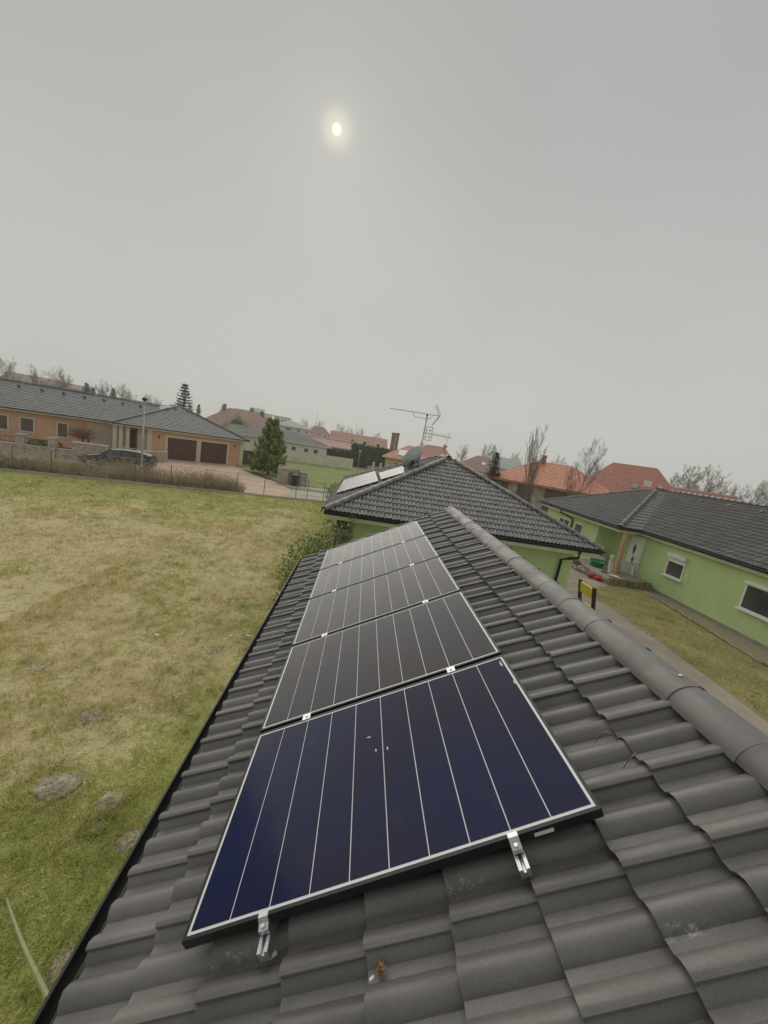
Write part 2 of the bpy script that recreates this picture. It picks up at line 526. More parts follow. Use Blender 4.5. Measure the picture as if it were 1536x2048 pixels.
pol = [(0, 0), (Y1 - Y0, 0), (Y1 - Y0, TOPV), (0, TOPV)]
lay_tiles(roof1, roof_tiles((2 * XR - eave.x, Y0, eave.z), Wv, pol), tile_lo, 0)
cap1 = capmesh('ridge_tile', .350, .124, .1215, .104, .1015, M['tile'], 14, .001)
yy = .422 - .342 * 11
clipm = MB(); clipm.box((0, 0, 0), (.016, .022, .008)); clip_me = clipm.mesh('ridge_clip', M['black_metal'])
while yy < Y1 - .05:
    o = bpy.data.objects.new('ridge_tile', cap1); link(o, roof1)
    L = min(1, (Y1 + .02 - yy) / .350)
    o.matrix_basis = Matrix.Translation((XR, yy, 3.795 + random.uniform(-.002, .003))) @ Matrix.Rotation(.001, 4, 'X') @ Matrix.Rotation(random.gauss(0, .006), 4, 'Z') @ Matrix.Scale(L, 4, (0, 1, 0))
    c = bpy.data.objects.new('ridge_clip', clip_me); link(c, roof1)
    c.matrix_basis = Matrix.Translation((XR + .045, yy + .005, 3.893)) @ Matrix.Rotation(R(24), 4, 'Y')
    yy += .342
gx = eave.x - .046
gutter(g1, (gx, Y0, eave.z - .005), (gx, Y1 + .02, eave.z + .005), .056)
gutter(g1, (2 * XR - gx, Y1, eave.z - .005), (2 * XR - gx, Y0, eave.z + .005), .056)
mb = MB(); mb.box2((eave.x + .05, Y0, eave.z - .20), (eave.x + .075, Y1, eave.z - .02)); mb.build('fascia', M['black_metal'], g1)
wx0, wx1, wy0, wy1 = .05, 2 * XR - .05, Y0 + .25, Y1 - .22
mb = MB()
mb.prism([(wx0, wy0, 0), (wx1, wy0, 0), (wx1, wy0, 2.45), (XR, wy0, 3.52), (wx0, wy0, 2.45)], (0, wy1 - wy0, 0))
mb.build('wall', M['green_wall'], g1)
mb = MB()
for y_ in (Y1 - .012,):
    mb.prism([(eave.x + .03, y_, eave.z - .12), (XR, y_, peak.z - .14), (2 * XR - eave.x - .03, y_, eave.z - .12), (2 * XR - eave.x - .03, y_, eave.z - .01), (XR, y_, peak.z - .03), (eave.x + .03, y_, eave.z - .01)], (0, .014, 0))
mb.build('verge_board', M['black_metal'], g1)

# ------------------------------------------------------------------ solar panels on it
PW, PD, PITCH = 1.629, .968, 1.02           # white outline across, along, spacing
ORD = ['nearest', 'second', 'third', 'fourth', 'farthest']
def rbox(mb, s0, s1, t0, t1, o0, o1):
    p = [rp(s, t, o) for o in (o0, o1) for t in (t0, t1) for s in (s0, s1)]
    mb.add(p, [(0, 2, 3, 1), (4, 5, 7, 6), (0, 1, 5, 4), (2, 6, 7, 3), (0, 4, 6, 2), (1, 3, 7, 5)])
LAB = ['nearest solar panel, dark blue with two rail ends sticking out below it',
       'second solar panel from the viewer on the charcoal roof',
       'third solar panel from the viewer, middle of the five',
       'fourth solar panel from the viewer on the charcoal roof',
       'farthest of the five solar panels, reflecting pale grey sky']
for k in range(5):
    y = k * PITCH
    t = thing('solar_panel', LAB[k], 'solar panel', rp(PW / 2, y + PD / 2, -.05), 'solar panels in a row on the near roof')
    fw, fo = .012, .013
    mb = MB()
    rbox(mb, -fo, PW + fo, y - fo, y, -.038, .0025); rbox(mb, -fo, PW + fo, y + PD, y + PD + fo, -.038, .0025)
    rbox(mb, -fo, 0, y + .0005, y + PD - .0005, -.038, .002); rbox(mb, PW, PW + fo, y + .0005, y + PD - .0005, -.038, .002)
    mb.build('frame', M['frame_black'], t)
    mb = MB(); rbox(mb, .0005, PW - .0005, y + .0005, y + PD - .0005, -.030, 0); mb.build('backsheet', M['backsheet'], t)
    bd, gp = .0125, .0044
    cw = (PW - 2 * bd - 9 * gp) / 10
    for i in range(10):
        s0 = bd + i * (cw + gp)
        mb = MB(); rbox(mb, s0, s0 + cw, y + bd, y + PD - bd, .0004, .0014)
        mb.build('cell_strip', M['cell'] if k == 0 else M['cell_dark'], t)  # view-angle colour of the coating painted per panel: nearest bluer, rest darker
    if k == 0:
        mb = MB(); rbox(mb, 1.375, 1.45, y - fo - .0015, y - fo - .0002, -.030, -.014)
        lb = mb.build('sticker', M['white_plastic'], t)
        for (s, tt, a, b) in ((.738, .666, .016, .004), (.776, .565, .004, .011), (.84, .554, .004, .014), (1.60, .90, .006, .03), (1.612, .72, .004, .02)):
            mb = MB(); c = rp(s, tt, .0016)
            ring = [c + Uv * (a * math.cos(q) * random.uniform(.6, 1.1)) + Yv * (b * math.sin(q) * random.uniform(.6, 1.1)) for q in [i * .785 for i in range(8)]]
            mb.prism(ring, Nv * .0006); mb.build('bird_dropping', M['smear'] if 'smear' in M else M['white_plastic'], t)
for s, who in ((.315, 'eave'), (1.297, 'ridge')):
    mb = MB()
    prof = [(-.020, -.086), (.020, -.086), (.020, -.046), (.007, -.046), (.007, -.056), (.004, -.060), (-.004, -.060), (-.007, -.056), (-.007, -.046), (-.020, -.046)]
    rings = [[rp(s + a, tt, b + .006) for a, b in prof] for tt in (-.092, 5.10)]
    mb.loft(rings)
    # side grooves
    r_ = thing('mounting_rail', 'aluminium mounting rail under the solar panels on the %s side' % who, 'rail', rp(s, -.09, -.09), 'mounting rails under the panels')
    mb.build('rail_profile', M['alu'], r_)
    for tt in (.20, 1.3, 2.4, 3.5, 4.6):
        mb = MB(); rbox(mb, s + .021, s + .027, tt, tt + .03, -.15, -.055); rbox(mb, s - .03, s + .02, tt, tt + .03, -.135, -.0805)
        mb.build('roof_hook', M['alu'], r_)
    mb = MB()
    P_ = lambda a, tt, o: rp(s + a, tt, o)
    # end clamp: Z-shaped piece gripping the frame edge
    for a, b in ((-.019, .019),):
        side = [(-.0005, .0028), (-.0005, .0062), (-.017, .0062), (-.026, -.010), (-.044, -.018), (-.044, -.036), (-.0145, -.036), (-.0145, .0028)]
        mb.prism([P_(a, tt, o) for tt, o in side], Uv * (b - a))
    c = thing('end_clamp', 'silver end clamp gripping the nearest panel above the %s side rail end' % who, 'clamp', rp(s, -.03, 0), 'panel clamps')
    mb.build('clamp_body', M['alu'], c)
    mb = MB(); mb.tube([rp(s, -.034, -.016), rp(s, -.034, -.006)], .0075, 8); mb.build('bolt', M['alu'], c)
    for k in range(4):
        y = k * PITCH + PD + (PITCH - PD) / 2
        c = thing('mid_clamp', 'silver clamp bridging the %s and %s solar panels on the %s side' % (ORD[k], ORD[k + 1], who), 'clamp', rp(s, y, 0), 'panel clamps')
        mb = MB(); rbox(mb, s - .026, s + .026, y - .024, y + .024, .0030, .0065); rbox(mb, s - .020, s + .020, y - .010, y + .010, -.04, .0029)
        mb.build('clamp_plate', M['alu'], c)
        mb = MB(); mb.tube([rp(s, y, .0066), rp(s, y, .012)], .0085, 6); mb.build('bolt', M['alu'], c)

# copper hooks, leaf and crumbs lying on the tiles
def hookwire(s, t, lab, flip):
    mb = MB()
    a = [(-.05, .0, -.115), (-.02, .0, -.085), (.005, .004, -.075), (.025, .016 * flip, -.078), (.035, .03 * flip, -.10)]
    mb.tube([rp(s + p, t + q, o) for p, q, o in a], .0024, 6)
    tag(mb.build('tile_hook', M['copper'], None, True), lab, 'wire hook', 'wire hooks by the lifted tile')
hookwire(1.87, .335, 'bent copper wire hook on the tiles beside the nearest panel, upper one', -1)
hookwire(1.90, .19, 'bent copper wire hook on the tiles beside the nearest panel, lower one', 1)
mb = MB()
for i in range(9):
    a = i * .7; r0 = .011
    c = rp(.737 + .010 * math.cos(a), -.188 + .008 * math.sin(a), -.112 + .004 * (i % 3))
    d1 = (Uv * math.cos(a * 1.7) + Yv * math.sin(a * 1.7)) * r0; d2 = (Uv * -math.sin(a * 1.7) + Yv * math.cos(a * 1.7)) * .005
    mb.prism([c - d1, c + d2 + Nv * .006, c + d1 + Nv * .008, c - d2], Nv * .0012)
tag(mb.build('dry_leaf', M['leaf_dry']), 'curled brown dry leaf on the tiles below the panels', 'leaf')
for i, (s, t, w, lab) in enumerate(((.327, -.067, .016, 'small white plastic chip on the tile below the eave side rail'), (.705, -.204, .010, 'tiny white chip on the tile beside the dry leaf'), (2.30, .46, .015, 'white bird dropping on the ridge tiles'))):
    mb = MB(); c = rp(s, t, -.104 if i < 2 else 0)
    if i == 2: c = Vector((2.15, .50, 3.906))
    mb.box(c, (w * 1.6, w * .8, .004), Matrix.Rotation(-TH if i < 2 else 0, 3, 'Y') @ Matrix.Rotation(.4, 3, 'Z'))
    tag(mb.build(('plastic_chip', 'plastic_chip', 'bird_dropping')[i], M['white_plastic']), lab, ('chip', 'chip', 'bird dropping')[i])
# pale strap running from the gutter down to the lawn
mb = MB(); a, b = Vector((-.55, .06, 2.40)), Vector((-2.36, 1.80, .02))
pts = [a.lerp(b, i / 10) + Vector((0, 0, -.06 * math.sin(math.pi * i / 10))) for i in range(11)]
d = (b - a).normalized(); x = d.cross(Vector((0, 0, 1))).normalized()
mb.loft([[p - x * .010, p + x * .010, p + x * .006 + Vector((0, 0, .010)), p - x * .006 + Vector((0, 0, .010))] for p in pts])
tag(mb.build('strap', mat('pale_green_webbing', (.30, .35, .17), .8, .15, 20)), 'pale green strap slanting from the gutter down to the lawn', 'strap')
# ================================================================== hip-roofed garage behind
def slope_v(d, p):
    d = Vector(d).normalized(); return Vector((d.x * math.cos(p), d.y * math.cos(p), math.sin(p)))
HX0, HX1, HY0, HY1, HZ = -.60, 8.70, 10.15, 20.90, 2.55
HC = (HX0 + HX1) / 2; HH = (HX1 - HX0) / 2; HP = math.atan(2.17 / HH)
RY0, RY1 = HY0 + HH - .05, HY1 - HH + .05
g2 = thing('hip_roof_garage', 'green building with charcoal hip roof, antennas and a satellite dish on top', 'garage', (HC, 15.5, 0))
mb = MB(); zt = HZ + HH * math.tan(HP)
A, B, C_, D_ = (HX0, HY0, HZ), (HX1, HY0, HZ), (HX1, HY1, HZ), (HX0, HY1, HZ); E_, F_ = (HC, RY0, zt), (HC, RY1, zt)
low = lambda p: (p[0], p[1], p[2] - .03)
mb.add([low(p) for p in (A, B, C_, D_, E_, F_)] + [(p[0], p[1], p[2] - .12) for p in (A, B, C_, D_)], [(0, 1, 4), (1, 2, 5, 4), (2, 3, 5), (3, 0, 4, 5), (6, 9, 8, 7), (0, 6, 7, 1), (1, 7, 8, 2), (2, 8, 9, 3), (3, 9, 6, 0)])
roof2 = mb.build('roof', M['deck'], g2)
SL = HH / math.cos(HP)
pls = []
pls += roof_tiles(A, slope_v((0, 1, 0), HP), [(0, 0), (HX1 - HX0, 0), (HH, SL)])
pls += roof_tiles(D_, slope_v((1, 0, 0), HP), [(0, 0), (HY1 - HY0, 0), (HY1 - RY0, SL), (HY1 - RY1, SL)])
pls += roof_tiles(B, slope_v((-1, 0, 0), HP), [(0, 0), (HY1 - HY0, 0), (RY1 - HY0, SL), (RY0 - HY0, SL)])
pls += roof_tiles(C_, slope_v((0, -1, 0), HP), [(0, 0), (HX1 - HX0, 0), (HH, SL)])
lay_tiles(roof2, pls, tile_lo, 300)
cap2 = capmesh('ridge_tile', .40, .122, .106, .104, .090, M['tile'], 8, .008)
up = Vector((0, 0, .03))
for a, b in ((A, E_), (B, E_), (C_, F_), (D_, F_)):
    lay_caps(roof2, Vector(a) + up, Vector(b) + up, cap2, .365)
lay_caps(roof2, Vector(E_) + up, Vector(F_) + up, cap2, .365)
q = .05
for a, b in (((HX0, HY0 - q), (HX1, HY0 - q)), ((HX1 + q, HY0), (HX1 + q, HY1)), ((HX0 - q, HY1), (HX0 - q, HY0))):
    gutter(g2, (*a, HZ - .01), (*b, HZ - .01), .058)
mb = MB(); i_ = .55
mb.box2((HX0 + i_, HY0 + i_ + .05, 0), (HX1 - i_, HY1 - i_, 2.30)); mb.build('wall', M['green_wall'], g2)
mb = MB(); mb.box2((HX0 + .04, HY0 + .02, 2.305), (HX1 - .04, HY1 - .02, 2.425)); mb.build('soffit', M['green_soffit'], g2)
mb = MB(); mb.box2((HX0 + i_ - .14, HY0 + i_ - .02, 0), (HX0 + i_ + .34, HY0 + i_ + .045, 2.30)); mb.build('corner_post', M['dark_wood'], g2)
mb = MB(); mb.tube([(7.90, 10.10, 2.46), (7.90, 10.12, 2.22), (7.78, 10.42, 2.08), (7.66, 10.64, 1.96), (7.64, 10.66, 0.05)], .048, 8); mb.build('downpipe', M['black_metal'], g2, True)

# solar panels on its left slope
NvH = Vector((-math.sin(HP), 0, math.cos(HP))); UvH = Vector((math.cos(HP), 0, math.sin(HP)))
def hp(s, y, off): return Vector((HX0, y, HZ)) + UvH * s + NvH * off
M['cell_h'] = M['cell']
rows = [('lower', .22, 12.72 + i * 1.02) for i in range(5)] + [('upper', 2.02, 12.98 + i * 1.02) for i in range(3)]
for n_, (row, s0, y0) in enumerate(rows):
    W_ = 1.66 if row == 'lower' else 1.14
    k = n_ if row == 'lower' else n_ - 5
    t = thing('solar_panel', '%s solar panel of the %s row on the hip roof behind' % (('nearest', 'second', 'third', 'fourth', 'farthest')[k] if row == 'lower' else ('nearest', 'middle', 'farthest')[k], row), 'solar panel', hp(s0, y0, .12), 'solar panels on the hip roof')
    def hb(mb, a, b, c, d, o0, o1):
        p = [hp(s, t_, o) for o in (o0, o1) for t_ in (c, d) for s in (a, b)]
        mb.add(p, [(0, 2, 3, 1), (4, 5, 7, 6), (0, 1, 5, 4), (2, 6, 7, 3), (0, 4, 6, 2), (1, 3, 7, 5)])
    mb = MB(); hb(mb, s0, s0 + W_, y0, y0 + 1.0, .105, .140); mb.build('frame', M['frame_black'], t)
    mb = MB(); hb(mb, s0 + .015, s0 + W_ - .015, y0 + .015, y0 + .985, .1405, .1415); mb.build('backsheet', M['backsheet'], t)
    for i in range(6):
        c0 = y0 + .03 + i * .158
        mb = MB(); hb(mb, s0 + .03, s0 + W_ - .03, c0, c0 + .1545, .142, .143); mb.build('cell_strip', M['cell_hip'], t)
for row, ss, ya, yb in (('lower', (.55, 1.55), 12.62, 17.85), ('upper', (2.3, 2.9), 12.88, 16.05)):
    for w_, s in zip(('eave', 'ridge'), ss):
        mb = MB(); p = [hp(s + a, y_, o) for o in (.05, .104) for y_ in (ya, yb) for a in (-.02, .02)]
        mb.add(p, [(0, 2, 3, 1), (4, 5, 7, 6), (0, 1, 5, 4), (2, 6, 7, 3), (0, 4, 6, 2), (1, 3, 7, 5)])
        tag(mb.build('mounting_rail', M['alu']), '%s side mounting rail under the %s panels on the hip roof' % (w_, row), 'rail', 'rails on the hip roof')

# antenna mast, antennas, dish
M['galv'] = mat('galvanised_steel', (.42, .43, .43), .45, .15, 12, metal=.6)
M['dish'] = mat('grey_dish_paint', (.72, .73, .72), .5, .08, 5)
t = thing('antenna_mast', 'tall grey antenna mast rising from the hip roof beside the dish', 'antenna', (2.77, 15, 4.0))
mb = MB(); mb.tube([(2.77, 15, 4.02), (2.82, 15, 6.36)], .028, 8); mb.build('mast', M['galv'], t, True)
mb = MB(); mb.tube([(2.815, 15, 6.36), (2.815, 15, 6.43)], .04, 8); mb.build('mast_cap', M['black_metal'], t, True)
mb = MB(); mb.tube([(1.17, 15, 6.42), (3.36, 15, 6.45)], .014, 6)
for i in range(22):
    x = 1.2 + i * .092; mb.box((x, 15, 6.42 + .014), (.008, .16 + .004 * i, .012))
mb.build('long_yagi', M['galv'], t)
mb = MB(); mb.tube([(2.19, 15, 6.43), (2.22, 15, 6.30), (2.34, 15, 6.25), (2.8, 15, 6.25), (2.98, 15, 6.27), (3.04, 15, 6.42)], .012, 6); mb.build('boom_bracket', M['galv'], t, True)
mb = MB()
for s_ in (1, -1):
    for j in range(6):
        f = j / 5
        x, z = (3.36 - .23 * f, 6.45 + .42 * f) if s_ > 0 else (3.36 - .25 * f, 6.45 - .43 * f)
        mb.tube([(x, 14.72, z), (x, 15.28, z)], .006, 4)
    for y in (14.74, 15, 15.26):
        mb.tube([(3.36, y, 6.45), (3.13 if s_ > 0 else 3.11, y, 6.87 if s_ > 0 else 6.02)], .008, 4)
mb.build('corner_reflector', M['galv'], t)
mb = MB(); mb.tube([(2.74, 15, 5.65), (4.02, 15.0, 5.62)], .013, 6)
for i in range(9):
    x = 3.22 + i * .095; mb.tube([(x, 15, 5.53), (x, 15, 5.74)], .006, 4); mb.box((x, 15, 5.635), (.02, .03, .03))
mb.build('short_yagi', M['galv'], t)
mb = MB()
for x0_, y0_ in ((2.88, 14.9), (3.15, 14.9), (2.88, 15.1), (3.15, 15.1), (3.02, 14.86)):
    mb.tube([(x0_, y0_, 5.35), (x0_ + .01, y0_, 5.93)], .008, 4)
for z in (5.35, 5.5, 5.64, 5.78, 5.93):
    mb.tube([(2.88, 14.9, z), (3.15, 14.9, z), (3.15, 15.1, z), (2.88, 15.1, z), (2.88, 14.9, z)], .006, 4)
mb.build('grid_antenna', M['galv'], t)
mb = MB(); mb.tube([(3.92, 15, 4.75), (3.87, 15, 5.2)], .022, 6); mb.tube([(3.87, 15, 5.2), (3.90, 15, 5.85)], .009, 6); mb.box((3.87, 15, 5.2), (.12, .06, .05))
t2 = thing('small_aerial', 'thin aerial rod on a short pole at the hip roof ridge', 'antenna', (3.92, 15, 4.7)); mb.build('pole', M['galv'], t2)
mb = MB(); mb.tube([(3.76, 15, 5.22), (3.98, 15, 5.24)], .008, 5); mb.build('cross_arm', M['galv'], t2)
t = thing('satellite_dish', 'large pale grey satellite dish leaning against the antenna mast', 'satellite dish', (2.6, 15, 3.95))
dn = Vector((-.50, .62, .45)).normalized(); da = dn.cross(Vector((0, 0, 1))).normalized(); db = da.cross(dn)
dc = Vector((2.55, 14.86, 4.47)); rings = []
for j in range(7):
    r_ = .56 * j / 6
    rings.append([dc + da * (r_ * .92 * math.cos(i * math.pi / 10)) + db * (r_ * 1.06 * math.sin(i * math.pi / 10)) + dn * (r_ * r_ * .42) for i in range(20)])
mb = MB(); mb.loft(rings, caps=False); mb.loft([[q - dn * .012 for q in r] for r in rings], caps=False)
mb.loft([rings[-1], [q - dn * .012 for q in rings[-1]]], caps=False)
mb.build('reflector', M['dish'], t, True)
mb = MB(); mb.tube([dc - dn * .02 - db * .2, dc - dn * .10 - db * .22, (2.77, 15, 4.35)], .022, 6); mb.box(dc - dn * .05 - db * .18, (.12, .10, .22)); mb.build('mount_bracket', M['black_metal'], t)
mb = MB(); mb.tube([dc - db * .52 + dn * .1, dc - db * .42 + dn * .62], .014, 6); mb.box(dc - db * .40 + dn * .64, (.07, .07, .12)); mb.build('feed_arm', M['galv'], t)
mb = MB(); mb.tube([(2.42, 14.75, 3.98), (2.48, 14.6, 3.90), (2.62, 14.5, 3.93), (2.74, 14.6, 4.03), (2.77, 14.9, 4.15)], .012, 6); mb.build('cable', M['white_plastic'], t, True)

# ================================================================== green bungalow on the right
GP = math.atan(2.17 / 4.4)
g3 = thing('green_bungalow', 'long pale green bungalow with dark tiled roof on the right', 'house', (18, 12, 0))
ex, wx, ez, rz, rxm = 15.0, 13.8, 2.68, 4.86, 19.5
wy0_, wy1_ = 16.35, 24.9; wr = (wy0_ + wy1_) / 2; GY = 1.0
a1, a2, a3 = (ex, GY, ez), (ex, wy0_, ez), (wx, wy0_, ez); a4 = (wx, wy1_, ez)
h1, v1, r1 = (18.75, wr, rz), (rxm, wr, rz), (rxm, GY, rz); bk = (26, wy1_, ez)
mb = MB()
lw = lambda p, d=.03: (p[0], p[1], p[2] - d)
for f in ([a1, r1, v1, a2], [a3, a2, v1, h1], [a4, a3, h1], [h1, v1, (24, wr, rz), (24, wy1_, ez), a4], [r1, (24, GY, ez), (24, wr, ez), v1]):
    mb.poly([lw(p) for p in f])
for f in ([a1, a2, a3, a4], ):
    mb.poly([lw(p, .12) for p in ((ex, GY, ez), (24, GY, ez), (24, wy1_, ez), (wx, wy1_, ez), (wx, wy0_, ez), (ex, wy0_, ez))])
for p, q_ in ((a1, a2), (a2, a3), (a3, a4)):
    mb.poly([lw(p), lw(q_), lw(q_, .12), lw(p, .12)])
roof3 = mb.build('roof', M['deck'], g3)
pls = []
s1 = math.hypot(rxm - ex, rz - ez); p1 = math.atan((rz - ez) / (rxm - ex))
L1 = wy0_ - GY
pls += roof_tiles(a2, slope_v((1, 0, 0), p1), [(0, 0), (L1, 0), (L1, s1), (-(wr - wy0_), s1)])
p2_ = math.atan((rz - ez) / (wr - wy0_)); s2 = math.hypot(rz - ez, wr - wy0_)
pls += roof_tiles(a3, slope_v((0, 1, 0), p2_), [(0, 0), (ex - wx, 0), (rxm - wx, s2), (18.75 - wx, s2)])
p3_ = math.atan((rz - ez) / (18.75 - wx)); s3 = math.hypot(rz - ez, 18.75 - wx)
pls += roof_tiles(a4, slope_v((1, 0, 0), p3_), [(0, 0), (wy1_ - wy0_, 0), (wy1_ - wr, s3)])
lay_tiles(roof3, pls, tile_lo2, 300)
capd = capmesh('ridge_tile', .40, .145, .10, .125, .085, M['tile_far'], 8, .02)
for a, b in ((a3, h1), (a4, h1)):
    lay_caps(roof3, Vector(a) + up, Vector(b) + up, capd, .365)
lay_caps(roof3, Vector(r1) + up, Vector(v1) + up, capd, .365)
lay_caps(roof3, Vector(h1) + up, Vector(v1) + up, capd, .365)
mb = MB(); a, b = Vector(a2), Vector(v1); d = (b - a).normalized(); xx = d.cross(Vector((0, 0, 1))).normalized()
mb.add([a - xx * .09 + up * 1.5, a + up * .8, a + xx * .09 + up * 1.5, b - xx * .09 + up * 1.5, b + up * .8, b + xx * .09 + up * 1.5], [(0, 1, 4, 3), (1, 2, 5, 4)])
mb.build('valley_flashing', M['galv'], roof3)
for i in range(9):                                   # roof vents below the ridge
    y = 17.6 - i * 1.55
    mb = MB(); c = Vector((ex, y, ez)) + slope_v((1, 0, 0), p1) * (s1 - .62)
    mb.blob(c + Vector((0, 0, .03)), (.14, .12, .12), i, .05, 8, 4, True); mb.build('roof_vent', M['tile_far'], roof3, True)
mb = MB(); c = Vector((wx, 20.4, ez)) + slope_v((1, 0, 0), p3_) * 3.1; mb.blob(c + Vector((0, 0, .02)), (.12, .1, .11), 3, .05, 8, 4, True); mb.build('roof_vent', M['tile_far'], roof3, True)
gutter(g3, (ex - .05, GY, ez - .02), (ex - .05, wy0_ - .06, ez - .02), .055)
gutter(g3, (wx - .05, wy0_, ez - .02), (wx - .05, wy1_, ez - .02), .055)
gutter(g3, (ex, wy0_ - .05, ez - .02), (wx, wy0_ - .05, ez - .02), .055)
mb = MB(); mb.prism([(ex + .05, GY, 0), (24, GY, 0), (24, wy1_ - .1, 0), (wx + .05, wy1_ - .1, 0), (wx + .05, wy0_ + .05, 0), (ex + .05, wy0_ + .05, 0)], (0, 0, .12))
o = mb.build('soffit', M['green_soffit'], g3); o.location = (0, 0, 2.435)
mb = MB(); mb.prism([(15.27, GY + .3, 0), (23.8, GY + .3, 0), (23.8, 24.5, 0), (14.3, 24.5, 0), (14.3, 18.58, 0), (15.27, 18.58, 0)], (0, 0, 2.43)); mb.build('wall', M['green_wall'], g3)
mb = MB(); mb.box2((15.255, GY + .3, 0), (15.3, 15.0, .13)); mb.build('plinth', mat('grey_plinth', (.26, .27, .22), .9, .15, 3), g3)
def window_x(par, x, y0, y1, z0, z1, box=0, fr=.06, nm='window', mull=0, roll=1):
    """window in a wall facing -X"""
    w = MB(); e_ = .035
    w.box2((x - e_, y0, z0), (x - .002, y0 + fr, z1)); w.box2((x - e_, y1 - fr, z0), (x - .002, y1, z1))
    w.box2((x - e_, y0 + fr, z0), (x - .002, y1 - fr, z0 + fr)); w.box2((x - e_, y0 + fr, z1 - fr), (x - .002, y1 - fr, z1))
    if mull: w.box2((x - e_ + .005, (y0 + y1) / 2 - .03, z0 + fr), (x - .002, (y0 + y1) / 2 + .03, z1 - fr))
    f = w.build(nm, M['white_trim'], par)
    w = MB(); w.box2((x - .012, y0 + fr, z0 + fr), (x - .003, y1 - fr, z1 - fr)); w.build('pane', M['glass'], f)
    w = MB(); w.box2((x - .13, y0 - .06, z0 - .05), (x - .002, y1 + .06, z0 - .003)); w.build('sill', M['white_trim'], f)
    if box:
        w = MB(); w.box2((x - .14, y0 - .01, z1 + .003), (x - .002, y1 + .01, z1 + box)); w.build('shutter_box', M['white_trim'], f)
        if not roll: return f
        w = MB(); w.box2((x - .045, y0 + fr, z1 - fr - .16), (x - .036, y1 - fr, z1 - .01)); w.build('roller_shutter', M['white_plastic'], f)
    return f
window_x(g3, 15.27, 13.68, 14.62, 1.02, 1.93, .17)
window_x(g3, 15.27, 9.55, 11.10, 1.0, 1.98, .11, mull=0, roll=0)
window_x(g3, 15.27, 5.2, 6.7, 1.0, 1.92, .17)
window_x(g3, 14.3, 21.45, 22.75, 1.25, 2.02, mull=1)
window_x(g3, 14.3, 19.98, 20.85, 1.28, 2.04)
mb = MB(); mb.tube([(13.75, 21.9, 2.6), (13.78, 21.9, 2.4), (14.2, 21.2, 2.2), (14.24, 21.15, 2.1), (14.24, 21.15, .1)], .05, 8); mb.build('downpipe', M['black_metal'], g3, True)
d = thing('front_door', 'white front door with dark diamond glass on the green bungalow porch', 'door', (15.25, 16.6, .28))
mb = MB(); mb.box2((15.19, 16.20, .28), (15.266, 17.10, 2.32)); mb.build('door_frame', M['white_trim'], d)
mb = MB(); mb.box2((15.165, 16.28, .31), (15.188, 17.02, 2.25)); lf = mb.build('door_leaf', M['white_plastic'], d)
for z, hh, y in ((1.62, .34, 16.66), (1.08, .20, 16.60)):
    mb = MB(); mb.prism([(15.164, y - .11, z), (15.164, y, z - hh), (15.164, y + .11, z), (15.164, y, z + hh)], (-.006, 0, 0)); mb.build('pane', M['glass'], lf)
mb = MB(); mb.tube([(15.13, 16.36, 1.1), (15.13, 16.36, 1.4)], .014, 6); mb.build('handle', M['alu'], lf)
mb = MB(); mb.box2((13.90, 15.95, .28), (14.06, 16.11, 2.435)); tag(mb.build('porch_post', M['wood']), 'pale wooden post holding up the porch roof corner', 'post')
mb = MB(); mb.box2((12.9, 15.05, 0.02), (15.25, 18.55, .28)); tag(mb.build('porch_floor', mat('porch_concrete', (.33, .30, .23), .9, .15, 5)), 'raised concrete porch floor before the white front door', 'porch')
pf = thing('palisade_edging', 'row of upright timber palisades edging the porch', 'edging', (13.9, 15, 0))
pmb = MB(); pmb.tube([(0, 0, 0), (0, 0, .37)], .06, 8); pme = pmb.mesh('palisade', mat('weathered_timber', (.27, .21, .13), .85, .25, 9, objvar=.3))
for i in range(17):
    o = bpy.data.objects.new('palisade', pme); link(o, pf); o.matrix_basis = Matrix.Translation((12.95 + i * .132, 14.97 + random.uniform(-.02, .02), random.uniform(-.04, .02)))

# things standing about the porch
M['lilac'] = mat('pale_table_top', (.62, .58, .60), .5, .05, 4)
t = thing('folding_table', 'pale folding table turned on its side by the front door', 'table', (14.7, 16.4, .28))
mb = MB(); mb.box((14.52, 16.50, .66), (1.15, .03, .62), Matrix.Rotation(R(-14), 3, 'Z')); mb.build('table_top', M['lilac'], t)
for x in (14.15, 14.98):
    mb = MB(); mb.tube([(x + .08, 16.47, .95), (x + .12, 16.2, .80), (x + .12, 16.1, .32)], .014, 6); mb.build('leg', M['black_metal'], t)
mb = MB(); mb.tube([(14.9, 16.25, .98), (15.1, 15.75, 1.0)], .014, 6); mb.build('leg', M['black_metal'], t)
M['green_pl'] = mat('green_plastic', (.02, .26, .10), .4, .1, 6)
M['red_pl'] = mat('red_plastic', (.52, .03, .035), .4, .1, 6)
t = thing('green_tub', 'round green plastic tub by the porch wall', 'tub', (14.0, 17.6, 0))
mb = MB(); rings = [[(13.75 + r_ * math.cos(i * .524), 17.2 + r_ * math.sin(i * .524), z) for i in range(12)] for r_, z in ((.30, .28), (.38, .55), (.40, .56), (.37, .55), (.29, .33))]
mb.loft(rings); mb.build('tub_body', M['green_pl'], t, True)
for sg in (-1, 1):
    mb = MB(); mb.tube([(13.75 + sg * .38, 17.1, .52), (13.75 + sg * .46, 17.2, .5), (13.75 + sg * .38, 17.3, .52)], .018, 6); mb.build('handle', M['white_plastic'], t)
t = thing('toy_truck', 'low red plastic toy truck on the paving by the porch', 'toy', (12.75, 15.5, 0))
mb = MB(); mb.blob((12.55, 15.75, .13), (.22, .14, .12), 2, .1, 10, 6); mb.blob((12.80, 15.45, .13), (.26, .15, .13), 4, .1, 10, 6); mb.build('toy_body', M['red_pl'], t, True)
